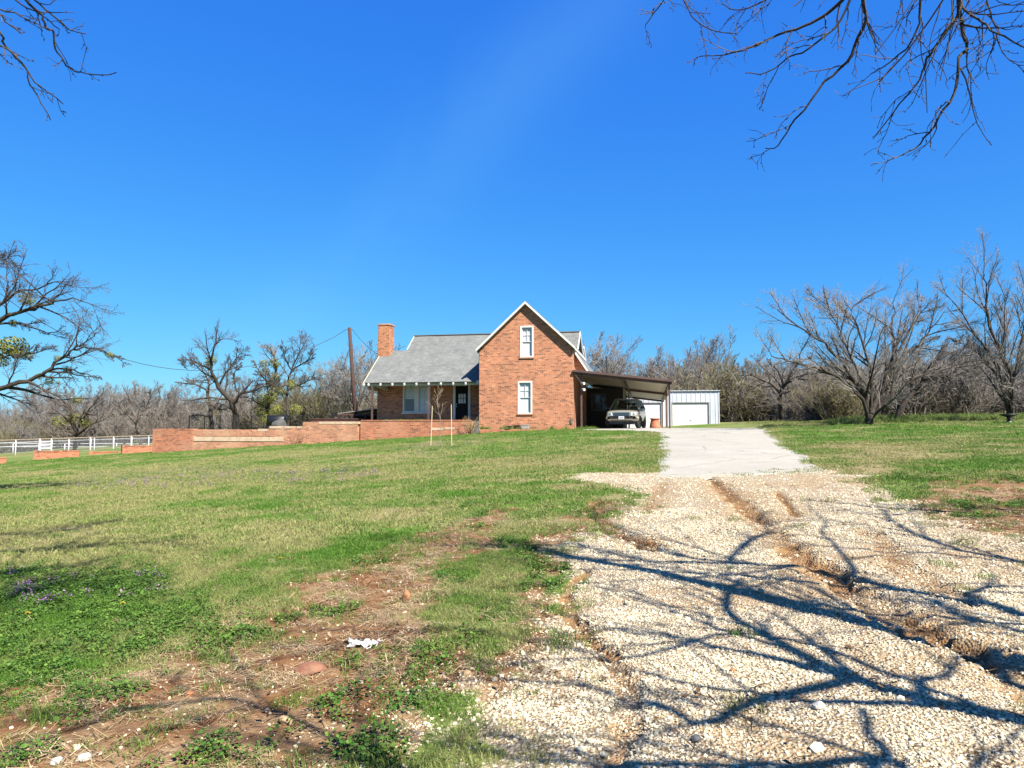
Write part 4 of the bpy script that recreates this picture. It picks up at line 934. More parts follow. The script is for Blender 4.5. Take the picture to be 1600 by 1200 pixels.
for s in (-1, 1):
    MB().bar((s * .55, 2.2, 1.76), (s * .54, 3.9, 1.76), .03, .03).build('roof_rail', M['plastic'], rf)
    p_ = MB()
    p_.bar((s * .80, 1.02, 1.07), (s * .60, 1.88, 1.66), .07, .06); p_.bar((s * .83, 2.35, 1.08), (s * .63, 2.35, 1.68), .05, .08); p_.bar((s * .83, 3.3, 1.10), (s * .64, 3.3, 1.68), .05, .08); p_.bar((s * .80, 4.45, 1.12), (s * .61, 4.08, 1.66), .07, .12)
    p_.build('pillar', M['paint'], car)
    MB().add([(s * .82, 1.15, 1.09), (s * .82, 4.35, 1.12), (s * .62, 4.0, 1.66), (s * .615, 1.95, 1.66)], [(0, 1, 2, 3)]).build('side_window', M['car_glass'], car)
MB().add([(-.78, 1.03, 1.09), (.78, 1.03, 1.09), (.59, 1.88, 1.65), (-.59, 1.88, 1.65)], [(0, 1, 2, 3)]).build('windscreen', M['car_glass'], car)
MB().add([(-.78, 4.47, 1.13), (.78, 4.47, 1.13), (.59, 4.12, 1.64), (-.59, 4.12, 1.64)], [(0, 1, 2, 3)]).build('rear_window', M['car_glass'], car)
for s in (-1, 1):
    st = MB().box(s * .38 - .22, s * .38 + .22, 2.45, 2.58, .7, 1.30).build('seat', M['seat'], car, bevel=.05)
    MB().box(s * .38 - .12, s * .38 + .12, 2.48, 2.57, 1.32, 1.48).build('headrest', M['seat'], st, bevel=.04)
    hl = MB(); hl.add([(s * .50, -.012, .70), (s * .78, .06, .70), (s * .845, .22, .78), (s * .80, .17, .88), (s * .56, .035, .86)], [(0, 1, 2, 3, 4)])
    hl = hl.build('headlight', M['lens'], car); so = hl.modifiers.new('t', 'SOLIDIFY'); so.thickness = .05; so.offset = 0
    MB().tube([(s * .64, .0, .78), (s * .64, .03, .78)], [.055, .055], 12).build('lamp_bowl', M['chrome'], hl)
    MB().add([(s * .50, -.03, .47), (s * .78, .04, .47), (s * .78, .04, .52), (s * .50, -.03, .52)], [(0, 1, 2, 3)]).build('fog_lamp', M['amber' if s > 0 else 'plastic'], car)
    mr = MB().box(s * .94 - (.02 if s > 0 else .20), s * .94 + (.20 if s > 0 else .02), 1.25, 1.36, 1.10, 1.25).build('mirror', M['plastic'], car, bevel=.03)
    MB().box(s * 1.04 - .08, s * 1.04 + .08, 1.362, 1.368, 1.12, 1.23).build('mirror_glass', M['chrome'], mr)
gr_ = MB().box(-.44, .44, -.035, .03, .70, .86).build('grille', M['plastic'], car, bevel=.02)
for k in range(10): MB().box(-.40 + k * .087, -.375 + k * .087, -.05, -.034, .715, .845).build('grille_bar', M['chrome'], gr_)
MB().box(-.46, .46, -.042, .0, .862, .885).build('grille_trim', M['chrome'], gr_)
MB().box(-.62, .62, -.05, .05, .38, .44).build('lower_intake', M['plastic'], car, bevel=.02)
bp = MB(); bp.add(*loft([brow(-.06, .62, .70, .44, .50, .60, .0), brow(.05, .80, .88, .42, .50, .62, 0), brow(.28, .86, .915, .42, .50, .62, 0)])); bp = bp.build('bumper', M['paint'], car, sm=True)
pl = MB().box(-.155, .155, -.085, -.068, .50, .66).build('number_plate', M['plate'], car)
for k in range(6): MB().box(-.115 + k * .04, -.09 + k * .04, -.088, -.0855, .545, .60).build('plate_mark', M['plate_ink'], pl)
MB().box(-.72, .72, .12, 4.4, .22, .36).build('underbody', M['plastic'], car)
for s in (-1, 1):
    for y in (.88, 3.62):
        st_ = R(-14) if y < 1 else 0
        wh = MB(); pr = [(.20, -.10), (.33, -.11), (.362, -.085), (.365, 0), (.362, .085), (.33, .11), (.20, .10)]
        n = 28
        wh.add([(z_, r * math.cos(2 * math.pi * q / n), r * math.sin(2 * math.pi * q / n)) for r, z_ in pr for q in range(n)],
               [(i * n + q, i * n + (q + 1) % n, (i + 1) * n + (q + 1) % n, (i + 1) * n + q) for i in range(len(pr) - 1) for q in range(n)])
        wh = wh.build('wheel', M['tyre'], car, sm=True, loc=(s * .83, y, .365)); wh.rotation_euler = (0, 0, st_)
        rm = MB(); rm.tube([(s * .05, 0, 0), (s * .07, 0, 0)], [.06, .05], 14)
        for q in range(5):
            a_ = q * 2 * math.pi / 5; rm.bar((s * .06, 0, 0), (s * .075, .2 * math.cos(a_), .2 * math.sin(a_)), .03, .06)
        rm.tube([(-.02 * s, 0, 0), (-.01 * s, 0, 0)], [.205, .205], 24); rm.build('rim', M['rim'], wh)

# ------------------------------------------------------------------ utility pole and wires
ptop, pbase = Vector(at(546, 512, 47.5)), Vector(at(556, 660, 47.5))
pb = pbase + (pbase - ptop) * 0.14
up = empty('utility_pole', (pb.x, pb.y, pb.z), 0, 'dark brown wooden utility pole leaning left behind the brick wall', 'utility pole')
MB().tube([(0, 0, 0), tuple((ptop - pb) * .5), tuple(ptop - pb)], [.15, .135, .115], 12).build('shaft', M['pole'], up, sm=True)
MB().tube([tuple(ptop - pb + Vector((-.2, 0, -.12))), tuple(ptop - pb + Vector((.2, 0, -.12)))], .03, 8).build('insulator', M['rock_grey'], up)
def sag_wire(a, b, sag, label, n=28, r=.014):
    a, b = Vector(a), Vector(b)
    pts = [a + (b - a) * (k / n) - Vector((0, 0, sag * 4 * (k / n) * (1 - k / n))) for k in range(n + 1)]
    o = MB().tube(pts, r, 5).build('overhead_wire', M['cable'], sm=True); return tag(o, label, 'wire')
wp = [tuple(ptop + Vector((-.2, 0, -.12)))] + [at(x_, 579 - .001217 * (x_ - 314.8) ** 2, 47.5 - (546 - x_) * .021) for x_ in range(520, -230, -25)]
tag(MB().tube(wp, .017, 5).build('overhead_wire', M['cable'], sm=True), 'long black wire sagging from the utility pole across the lower lawn', 'wire')
sag_wire(ptop + Vector((.2, 0, -.12)), hw(-12.2, 3.8, 4.4), .35, 'short black wire dropping from the pole to the house', r=.014)

# ------------------------------------------------------------------ low rusty shed and steel trough behind the wall
sh = empty('low_shed', hw(-13.6, 4.5, .26), -HOUSE_A, 'low open shed with weathered sheet roof beside the house', 'shed')
MB().slab([(-2.5, 0, .72), (.2, 0, 1.02), (.2, 3, 1.02), (-2.5, 3, .72)], .04).build('roof_sheet', M['roof_sheet'], sh)
MB().slab([(.2, 0, 1.02), (1.15, 0, .72), (1.15, 3, .72), (.2, 3, 1.02)], .04).build('roof_sheet', M['roof_sheet'], sh)
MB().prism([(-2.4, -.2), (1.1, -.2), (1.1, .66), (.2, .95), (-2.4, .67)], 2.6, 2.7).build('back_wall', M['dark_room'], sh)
for x in (-2.3, -.6, 1.0): MB().box(x - .05, x + .05, .05, .15, -.2, .68).build('post', M['rust'], sh)
MB().bar((-2.4, .05, .62), (1.1, .05, .62), .06, .12).build('rail', M['rust'], sh)
tr = empty('steel_trough', hw(-14.7, 1.0, .26), -HOUSE_A, 'long rusty brown steel trough lying behind the brick wall', 'trough')
MB().prism([(-1.5, .0), (1.3, .0), (1.45, .26), (-1.35, .30), (-1.6, .26)], 0, .9).build('body', M['rust'], tr)
MB().bar((-1.62, .0, .30), (1.5, .0, .29), .08, .06).build('rim', M['rust'], tr); MB().bar((-1.62, .9, .30), (1.5, .9, .29), .08, .06).build('rim', M['rust'], tr)
for x in (-1.2, 1.0): MB().box(x - .06, x + .06, .1, .8, -.1, .0).build('foot', M['rust'], tr)
import bmesh
def rock(name, loc, size, mat, label, seed, cat='rock', group=None, rot=0, sub=3, rough=.22):
    bm = bmesh.new(); bmesh.ops.create_icosphere(bm, subdivisions=sub, radius=1); rs = np.random.RandomState(seed)
    dirs = rs.randn(14, 3); dirs /= np.linalg.norm(dirs, axis=1)[:, None]; off = .72 + .28 * rs.rand(14)
    for v in bm.verts:
        c_ = np.array(v.co); s = 1.0
        for d_, o_ in zip(dirs, off):
            q = c_ @ d_
            if q > o_: s = min(s, o_ / q)
        s *= 1 + rough * .25 * (rs.rand() - .5); v.co = Vector((c_[0] * s * size[0], c_[1] * s * size[1], c_[2] * s * size[2]))
    me = bpy.data.meshes.new(name); bm.to_mesh(me); bm.free(); me.materials.append(mat)
    o = link(name, me, None, loc); o.rotation_euler = (0, 0, rot); return tag(o, label, cat, group)
rock('boulder', hw(-18.75, 1.6, .05), (.50, .45, .62), plain('dark_boulder', (.10, .10, .095), .95, bmp=.8), 'rounded grey boulder behind the stepped brick wall', 5, 'boulder')
bg = empty('barrel_grill', hw(-19.4, 2.6, -.14), -HOUSE_A, 'black hooded barbecue grill beside the grey boulder', 'grill')
MB().tube([(-.6, 0, .62), (-.58, 0, .62), (.58, 0, .62), (.6, 0, .62)], [.30, .34, .34, .30], 20).build('barrel', M['iron'], bg, sm=True)
for x in (-.45, .45):
    for y in (-.2, .2): MB().box(x - .03, x + .03, y - .03, y + .03, -.05, .45).build('leg', M['iron'], bg)
MB().tube([(.3, 0, .9), (.3, 0, 1.15)], .06, 10).build('flue', M['iron'], bg)

# ------------------------------------------------------------------ fences
def zg(x, y): return float(zt(x, y))
ifn = empty('iron_fence', hw(-22, 2.4, -.14), -HOUSE_A, 'black iron and wire fence standing behind the stepped brick wall', 'fence')
px = [-25.6 + k * 1.12 for k in range(11)]
for x in px: MB().box(x + 22 - .032, x + 22 + .032, -.032, .032, -.1, .98).build('post', M['iron'], ifn)
for z in (.93, .15): MB().bar((px[0] + 22, 0, z), (px[-1] + 22, 0, z), .022, .022).build('rail', M['iron'], ifn)
wm = MB()
for k in range(int((px[-1] - px[0]) / .14)): wm.bar((px[0] + 22 + k * .14, 0, .15), (px[0] + 22 + k * .14, 0, .93), .011)
tag(wm.build('picket', M['iron'], ifn), kind='stuff')
fa, fb = Vector(at(-60, 712, 60)), Vector(at(250, 702, 60)); fl_ = (fb - fa).length
wf = empty('pipe_fence', (fa.x, fa.y, fa.z), 0, 'white pipe fence with wire mesh along the lower lawn', 'fence')
def fp(px_, z): # along the fence by image column
    t = (px_ - -60) / 310.0; q = (fb - fa) * t; return (q.x, 0, q.z + z)
for x_, r in ((-20, .07), (24, .085), (62, .13), (80, .10), (107, .06), (141, .10), (147, .05), (177, .085), (205, .10), (232, .06), (242, .06)):
    a = fp(x_, 0); r *= .62; MB().tube([(a[0], 0, a[2] - .5), (a[0], 0, a[2] + 1.18)], r, 10).build('post', M['pipe_white'], wf, sm=True)
    MB().tube([(a[0], 0, a[2] + 1.181), (a[0], 0, a[2] + 1.22)], [r * 1.1, r * .6], 10).build('post_cap', M['pipe_white'], wf)
a, b = fp(-55, 1.17), fp(248, 1.17); MB().tube([a, b], .055, 8).build('top_rail', M['weather_wood'], wf)
for z in (.95, .62):
    a, b = fp(-55, z), fp(62, z); MB().tube([a, b], .03, 8).build('rail', M['pipe_white'], wf)
for z in (.95, .68, .4, .12):
    a, b = fp(62, z), fp(80, z); MB().bar(a, b, .05, .13).build('gate_board', M['pipe_white'], wf)
a, b = fp(80, .98), fp(248, .98); MB().tube([a, b], .018, 6).build('rail', M['pipe_white'], wf)
wm = MB(); k = 0
while -50 + k * 1.7 < 246:
    a, b = fp(-50 + k * 1.7, .05), fp(-50 + k * 1.7, 1.12); k += 1; wm.bar(a, b, .012)
for z in np.arange(.1, 1.1, .2): wm.bar(fp(-50, z), fp(246, z), .010)
tag(wm.build('wire_mesh', M['wire_grey'], wf), kind='stuff')
fb2 = empty('back_fence', (fa.x - 2, fa.y + 9, fa.z), 0, 'second white rail fence farther back in the paddock', 'fence')
for k in range(7):
    MB().tube([(k * 2.5, 0, -.6), (k * 2.5, 0, .85)], .05, 8).build('post', M['pipe_white'], fb2, sm=True)
for z in (.8, .5): MB().tube([(0, 0, z), (15, 0, z)], .03, 8).build('rail', M['pipe_white'], fb2)

# ------------------------------------------------------------------ rocks, litter, flowers in the foreground
def gpos(px_, py_, up_=0.0):
    x, y = unproj(px_, py_); xa, ya = np.array([x]), np.array([y]); return (x, y, float(zfull(xa, ya)[0]) + up_)
k = 0
for (x, y, w_, d_, h_, mat, lab, rot) in (
    (486, 1052, .105, .07, .045, 'rock_red', 'flat reddish-brown rock half buried in the bare soil', .2),
    (635, 938, .038, .06, .06, 'rock_orange', 'upright orange rock at the edge of the bare soil', .3),
    (446, 1133, .050, .030, .028, 'rock_tan', 'oblong tan rock beside a weed tuft on the soil', -.6),
    (729, 1057, .033, .026, .024, 'rock_tan', 'round tan stone where the gravel thins into weeds', .1),
    (132, 1188, .035, .028, .024, 'rock_white', 'angular white stone on the reddest bare soil', .5),
    (88, 1196, .034, .026, .02, 'rock_white', 'white stone lying next to the angular white one', 1.2),
    (297, 1087, .030, .024, .022, 'rock_orange', 'orange-tan stone among dead straw', .7),
    (1145, 1053, .018, .015, .012, 'rock_orange', 'small red brick chip lying on the pale gravel', .2),
    (387, 991, .020, .017, .016, 'rock_white', 'white pebble touching a cream pebble on the soil', .2),
    (397, 982, .026, .016, .014, 'rock_tan', 'cream pebble touching a white pebble on the soil', .9),
    (1280, 1110, .032, .030, .026, 'rock_white', 'pale stone in the shadow of a limb on the gravel', .4),
    (1088, 1157, .028, .024, .02, 'rock_grey', 'small grey stone on the pale gravel', .4)):
    k += 1; g = gpos(x, y); rock('rock', (g[0], g[1], g[2] + h_ * .35), (w_, d_, h_), M[mat], lab, 100 + k, 'rock', None, rot, 3)
g = gpos(567, 1011)
rs = np.random.RandomState(3); n_ = 9
pv = [(.10 * (i / (n_ - 1) - .5) * 2 + .012 * rs.randn(), .055 * (j / (n_ - 1) - .5) * 2 + .008 * rs.randn(), .018 + .016 * rs.randn()) for j in range(n_) for i in range(n_)]
pa = MB().add(pv, [(j * n_ + i, j * n_ + i + 1, (j + 1) * n_ + i + 1, (j + 1) * n_ + i) for j in range(n_ - 1) for i in range(n_ - 1)]).build('crumpled_paper', M['paper'])
pa.location = g; pa.modifiers.new('t', 'SOLIDIFY').thickness = .002; tag(pa, 'crumpled piece of white paper litter on the bare soil', 'litter')
for (x, y, lab) in ((437, 889, 'yellow dandelion alone in short grass beyond the clover patch'), (190, 962, 'yellow dandelion at the clover patch edge toward the bare soil'), (41, 977, 'yellow dandelion deep inside the clover patch')):
    g = gpos(x, y); dn = empty('dandelion', g, 0, lab, 'flower', 'dandelions in the lawn')
    MB().tube([(0, 0, -.02), (.004, 0, .06), (.006, .002, .10)], .003, 5).build('stalk', M['stem'], dn)
    fw = MB()
    for ring, (rr_, zz) in enumerate(((.024, .100), (.017, .106), (.010, .111))):
        for q in range(14 - 3 * ring):
            a_ = q * 2 * math.pi / (14 - 3 * ring) + ring; ca, sa = math.cos(a_), math.sin(a_)
            fw.add([(.006 - sa * .003, .002 + ca * .003, zz), (.006 + sa * .003, .002 - ca * .003, zz), (.006 + ca * rr_ + sa * .003, .002 + sa * rr_ - ca * .003, zz + .006), (.006 + ca * rr_ - sa * .003, .002 + sa * rr_ + ca * .003, zz + .006)], [(0, 1, 2, 3)])
    fw.build('petals', M['yellow'], dn)
# bird bath under the right-hand tree
g = at(1576, 651, 31.0); gz_ = zg(g[0], g[1])
bb = empty('bird_bath', (g[0], g[1], gz_), 0, 'dark shallow bird bath bowl standing in front of the many-stemmed tree', 'bird bath')
MB().lathe([(.16, -.05), (.16, .02), (.07, .07), (.06, .20), (.12, .24)], 20).build('pedestal', M['iron'], bb, sm=True)
MB().lathe([(.10, .241), (.30, .31), (.34, .37), (.32, .37), (.27, .33), (.02, .29)], 28).build('bowl', M['iron'], bb, sm=True)

# ------------------------------------------------------------------ trees
def vadd(a, b): return (a[0] + b[0], a[1] + b[1], a[2] + b[2])
def vmul(a, k): return (a[0] * k, a[1] * k, a[2] * k)
def vnorm(a):
    l = math.sqrt(a[0] ** 2 + a[1] ** 2 + a[2] ** 2) + 1e-9; return (a[0] / l, a[1] / l, a[2] / l)
def wander(rng, p, d, L, n, wig, trop):
    pts = [p]; d = vnorm(d)
    for i in range(n):
        d = vnorm((d[0] + wig * rng.gauss(0, 1), d[1] + wig * rng.gauss(0, 1), d[2] + wig * rng.gauss(0, 1) + trop)); p = vadd(p, vmul(d, L / n)); pts.append(p)
    return pts
def poly_len(pts): return sum(math.dist(a, b) for a, b in zip(pts[:-1], pts[1:]))
def sample(pts, rads, t):
    f = t * (len(pts) - 1); i = min(int(f), len(pts) - 2); q = f - i
    p = tuple(a + (b - a) * q for a, b in zip(pts[i], pts[i + 1])); d = vnorm(tuple(b - a for a, b in zip(pts[i], pts[i + 1])))
    return p, d, rads[i] + (rads[i + 1] - rads[i]) * q
def subdiv(pts, rng, jit, k=3):
    """smooth a hand-placed limb (Catmull-Rom) and roughen it a little"""
    P = [pts[0]] + list(pts) + [pts[-1]]; out = []
    for i in range(1, len(P) - 2):
        for j in range(k):
            t = j / k; q = []
            for c in range(3):
                a, b, c_, d = P[i - 1][c], P[i][c], P[i + 1][c], P[i + 2][c]
                q.append(.5 * (2 * b + (c_ - a) * t + (2 * a - 5 * b + 4 * c_ - d) * t * t + (3 * b - a - 3 * c_ + d) * t ** 3))
            if i > 1 or j: q = [x + rng.gauss(0, jit) for x in q]
            out.append(tuple(q))
    out.append(tuple(pts[-1])); return out
def branch_out(out, rng, pts, rads, lev, P):
    """P: list of levels (count, length factor, angle, wiggle, tropism, segments, t0, min tip radius)"""
    if lev >= len(P): return
    n, lf, ang, wig, trop, seg, t0, rmin = P[lev]; L0 = poly_len(pts)
    n = max(1, int(round(n * (0.75 + .5 * rng.random()))))
    for i in range(n):
        t = t0 + (1 - t0) * ((i + rng.random()) / n); t = min(t, .995)
        p, d, r = sample(pts, rads, t)
        a = vnorm((rng.gauss(0, 1), rng.gauss(0, 1), rng.gauss(0, 1))); k = sum(x * y for x, y in zip(a, d)); a = vnorm(tuple(x - k * y for x, y in zip(a, d)))
        an = ang * (.6 + .7 * rng.random()); dd = vadd(vmul(d, math.cos(an)), vmul(a, math.sin(an)))
        L = L0 * lf * (1.15 - .65 * t) * (.6 + .8 * rng.random())
        q = wander(rng, p, dd, L, seg, wig, trop); r0 = max(rmin * 1.3, min(r * .72, L * .028)); m = len(q) - 1
        rr = [r0 + (rmin - r0) * (j / m) ** .8 for j in range(m + 1)]
        out.append((q, rr, lev)); branch_out(out, rng, q, rr, lev + 1, P)
def tubes(polys, sides):
    """all polylines of one mesh at once, grouped by point count"""
    Vs, Fs, base = [], [], 0; groups = {}
    for p, r in polys: groups.setdefault(len(p), []).append((p, r))
    for n, items in groups.items():
        P = np.array([i[0] for i in items]); Rr = np.array([i[1] for i in items]); B = len(items)
        T = np.empty_like(P); T[:, 1:-1] = P[:, 2:] - P[:, :-2]; T[:, 0] = P[:, 1] - P[:, 0]; T[:, -1] = P[:, -1] - P[:, -2]
        T /= np.linalg.norm(T, axis=2, keepdims=True) + 1e-9
        ref = np.where(np.abs(T[:, :1, 2:3]) < .8, np.array([[[0.1, .05, 1.0]]]), np.array([[[1.0, .1, 0]]])); ref = np.broadcast_to(ref, T.shape)
        A = np.cross(T, ref); A /= np.linalg.norm(A, axis=2, keepdims=True) + 1e-9; Bn = np.cross(A, T)
        th = np.arange(sides) * 2 * math.pi / sides
        ring = P[:, :, None, :] + (A[:, :, None, :] * np.cos(th)[None, None, :, None] + Bn[:, :, None, :] * np.sin(th)[None, None, :, None]) * Rr[:, :, None, None]
        Vs.append(ring.reshape(-1, 3)); k = np.arange(sides)
        b0 = (np.arange(B) * n * sides)[:, None, None] + (np.arange(n - 1) * sides)[None, :, None]; k2 = (k + 1) % sides
        f = np.stack([b0 + k, b0 + k2, b0 + k2 + sides, b0 + k + sides], -1).reshape(-1, 4) + base
        Fs.append(f); base += B * n * sides
    return np.concatenate(Vs), np.concatenate(Fs)
def tree_meshes(name, thick, thin, bark, twig):
    V, F = tubes(thick, 8); m1 = np_mesh('trunk', V, F, True); m1.materials.append(bark)
    V, F = tubes(thin, 3); m2 = np_mesh('crown', V, F, True); m2.materials.append(twig); return m1, m2
def split_levels(out, cut): return [(p, r) for p, r, l in out if l < cut], [(p, r) for p, r, l in out if l >= cut]
def proto_tree(seed, h=7.0, spread=1.0, forks=5, bark='bark', twig='twig_grey', P=None, lean=.15, tall=.28, r=.17):
    rng = random.Random(seed); out = []
    tr = wander(rng, (0, 0, -.25), (rng.gauss(0, lean), rng.gauss(0, lean), 1), h * tall + .25, 5, .10, .05); rr = [r * (1.25 if j == 0 else 1 - .09 * j) for j in range(6)]
    out.append((tr, rr, -1))
    P = P or [(7, .50, .75, .16, .06, 5, .22, .016), (6, .48, .75, .18, .05, 4, .15, .011), (6, .50, .7, .2, .04, 3, .1, .008)]
    for i in range(forks):
        a = 2 * math.pi * (i + rng.random() * .6) / forks; el = .55 + .55 * rng.random()
        st = sample(tr, rr, .72 + .28 * rng.random()) if i else (tr[-1], None, rr[-1])
        d = (math.cos(a) * spread * math.cos(el), math.sin(a) * spread * math.cos(el), math.sin(el) + .25)
        q = wander(rng, st[0], d, h * (.62 + .22 * rng.random()), 8, .17, .05); q0 = r * .55
        qr = [q0 + (.022 - q0) * (j / 8) ** .7 for j in range(9)]; out.append((q, qr, -1)); branch_out(out, rng, q, qr, 0, P)
    a_, b_ = split_levels(out, 0); return tree_meshes('t', a_, b_, M[bark], M[twig])
def ball_clump(name, n, rad, sz, mat):
    V, F, r = [], [], []
    for i in range(n):
        d = RS.randn(3); d /= np.linalg.norm(d); c = d * rad * (.35 + .65 * RS.rand() ** .5) * np.array([1, 1, .85])
        t = np.cross(d, RS.randn(3)); t /= np.linalg.norm(t); u = np.cross(d, t) + d * RS.randn() * .5; s = sz * (.6 + .8 * RS.rand()); b = len(V)
        V += [c - t * s, c - u * s * .45, c + t * s, c + u * s * .45]; F += [(b, b + 1, b + 2), (b, b + 2, b + 3)]; r += [RS.rand()] * 4
    return tri_mesh(name, V, F, mat, r)
MIST = [ball_clump('mistletoe', 420, 1.0, .11, M['mistletoe']) for i in range(3)]
def add_mistletoe(tree, world_pt, rad, k):
    o = link('mistletoe', MIST[k % 3], tree); o.location = Vector(world_pt) - tree.location; o.scale = (rad,) * 3; o['kind'] = 'stuff'; o.rotation_euler = (0, 0, k * 1.3)
    return o
def make_tree(name, base, mesh_pair, label, group=None, rz=0.0, sc=1.0, cat='tree', szz=None):
    o = empty(name, base, rz, label, cat, group)
    a, b = link('trunk', mesh_pair[0], o), link('crown', mesh_pair[1], o)
    for q in (a, b): q.scale = (sc, sc, szz or sc)
    return o
def hero(name, base_px, Yd, limbs, P, label, bark='bark', twig='twig_grey', seed=1, jit=.03, depth=.5, cat='tree', rmin=.02, down=.3, group=None):
    """limbs: (list of pixels, start radius, end radius); each limb also leans in depth"""
    rng = random.Random(seed); B = at(*base_px, Yd); out = []
    for pxs, r0, r1 in limbs:
        dz = rng.uniform(-1, 1) * depth
        pts = [at(x, y, Yd + dz * (i / max(1, len(pxs) - 1)) * math.dist(pxs[0], pxs[-1]) * Yd / F_PX) for i, (x, y) in enumerate(pxs)]
        pts = [tuple(a - b for a, b in zip(p, B)) for p in pts]
        if pts[0][2] < .25: pts = [(pts[0][0] * .9, pts[0][1], -down)] + pts
        q = subdiv(pts, rng, jit); n = len(q) - 1; rr = [r0 + (r1 - r0) * (j / n) ** .75 for j in range(n + 1)]
        out.append((q, rr, -1)); branch_out(out, rng, q, rr, 0, P)
    a_, b_ = split_levels(out, 1 if len(P) > 2 else 0)
    return make_tree(name, B, tree_meshes(name, a_, b_, M[bark], M[twig]), label, group, cat=cat)

PF = [(12, .40, .62, .09, .025, 6, .2, .010), (11, .46, .55, .10, .05, 5, .1, .006), (7, .55, .55, .12, .03, 3, .08, .0045)]
hero('vase_tree', (1357, 652), 33, [
    ([(1355, 650), (1342, 614), (1312, 590), (1270, 575), (1231, 563), (1205, 556)], .13, .02), ([(1356, 650), (1348, 611), (1330, 590), (1306, 554), (1279, 530), (1246, 509), (1215, 484)], .14, .02),
    ([(1358, 650), (1363, 590), (1351, 548), (1339, 506), (1331, 492), (1334, 476)], .11, .015), ([(1360, 650), (1378, 602), (1390, 575), (1396, 542), (1393, 510), (1398, 490), (1395, 472)], .17, .015),
    ([(1361, 650), (1384, 596), (1405, 560), (1435, 539), (1456, 512), (1476, 486)], .15, .015), ([(1362, 650), (1402, 608), (1438, 587), (1480, 575), (1520, 561)], .11, .015),
    ([(1352, 612), (1335, 570), (1318, 530), (1300, 492), (1290, 470)], .07, .012), ([(1392, 570), (1420, 520), (1436, 492), (1440, 476)], .07, .012)], PF,
    'wide vase-shaped bare tree with several trunks on the right lawn', seed=4, bark='bark_dark', depth=.55)
hero('many_stemmed_tree', (1579, 648), 33, [
    ([(1575, 646), (1567, 608), (1552, 560), (1525, 524), (1492, 476), (1478, 460)], .10, .012), ([(1578, 646), (1570, 572), (1549, 515), (1541, 480), (1540, 450), (1539, 428)], .12, .012),
    ([(1580, 646), (1579, 590), (1567, 548), (1570, 505), (1568, 465)], .10, .012), ([(1582, 646), (1582, 602), (1597, 530), (1605, 460)], .11, .012), ([(1560, 590), (1530, 555), (1500, 535)], .05, .012)],
    [(13, .40, .52, .08, .06, 6, .2, .010), (10, .44, .55, .10, .04, 5, .1, .006), (6, .55, .6, .12, .03, 3, .08, .0045)],
    'tall narrow bare tree with four upright stems beside the bird bath', seed=9, bark='bark_dark', depth=.4)
hero('leaning_tree', (1405, 652), 37, [
    ([(1403, 650), (1417, 623), (1435, 605), (1449, 585), (1470, 560), (1500, 545)], .24, .02), ([(1404, 648), (1402, 625), (1392, 612), (1380, 590)], .13, .02), ([(1435, 605), (1450, 590), (1490, 585), (1530, 575)], .10, .015), ([(1425, 615), (1425, 580), (1435, 550), (1455, 525)], .08, .015)],
    [(9, .42, .7, .18, .05, 5, .3, .014), (7, .45, .7, .2, .04, 4, .15, .010), (6, .5, .7, .2, .03, 3, .1, .008)], 'dark leaning tree trunk behind the vase-shaped tree', bark='bark_dark', seed=12, depth=.7)
hero('dark_trunk_tree', (1221, 660), 48, [
    ([(1222, 658), (1219, 620), (1226, 602), (1245, 590), (1280, 582)], .24, .03), ([(1220, 615), (1205, 600), (1180, 590), (1160, 580)], .12, .02), ([(1225, 605), (1215, 580), (1200, 565)], .11, .02), ([(1226, 602), (1240, 575), (1260, 560)], .11, .02)],
    [(9, .42, .75, .2, .05, 5, .2, .016), (7, .45, .7, .2, .04, 4, .15, .011), (7, .5, .7, .2, .03, 3, .1, .009)], 'low dark-trunked spreading tree beside the end of the drive', bark='bark_dark', seed=14, depth=.8)
PG = [(11, .38, .75, .17, .05, 5, .22, .016), (8, .46, .7, .18, .03, 4, .12, .010), (7, .55, .65, .17, .02, 3, .1, .007)]
t = hero('gnarled_tree', (368, 672), 54, [
    ([(369, 668), (366, 643), (359, 625), (341, 605), (334, 589), (330, 569), (333, 545), (345, 530)], .33, .03), ([(366, 630), (375, 616), (393, 611), (408, 606), (425, 600)], .15, .03), ([(341, 605), (352, 585), (365, 565), (378, 550)], .12, .02),
    ([(332, 580), (315, 570), (296, 562), (285, 565)], .10, .02), ([(370, 612), (366, 590), (372, 570)], .07, .02)], PG, 'gnarled bare tree with thick crooked trunk behind the stepped wall', bark='bark_dark', twig='twig_dark', seed=21, depth=.6)
add_mistletoe(t, at(330, 563, 53.5), .5, 1); add_mistletoe(t, at(324, 570, 54), .35, 2)
hero('crooked_tree', (331, 672), 57, [([(331, 668), (327, 629), (324, 611), (326, 596), (315, 578)], .24, .03), ([(328, 632), (345, 640), (358, 638)], .12, .03), ([(325, 612), (305, 600), (280, 598)], .10, .02), ([(328, 650), (312, 648), (300, 650)], .11, .04)], PG, 'slim crooked dark trunk next to the gnarled tree', bark='bark_dark', seed=23, depth=.6)
t = hero('mistletoe_tree', (418, 672), 55, [([(418, 668), (420, 625), (429, 591), (431, 569), (425, 550)], .22, .03), ([(421, 620), (440, 605), (458, 598)], .10, .02), ([(424, 605), (408, 585), (400, 570)], .10, .02), ([(421, 640), (400, 628), (385, 620)], .09, .02)], PG, 'tree laden with yellow-green mistletoe clumps behind the stepped wall', bark='bark_dark', seed=25, depth=.6)
for k, (x, y, r) in enumerate(((429, 568, .5), (429, 590, .55), (426, 605, .7), (423, 620, .6), (413, 625, .6), (412, 642, .75), (432, 640, .55), (415, 582, .45), (463, 640, .55), (455, 600, .45), (440, 612, .4), (413, 569, .45), (418, 655, .6))): add_mistletoe(t, at(x, y, 54.3 + .4 * (k % 3)), r, k)
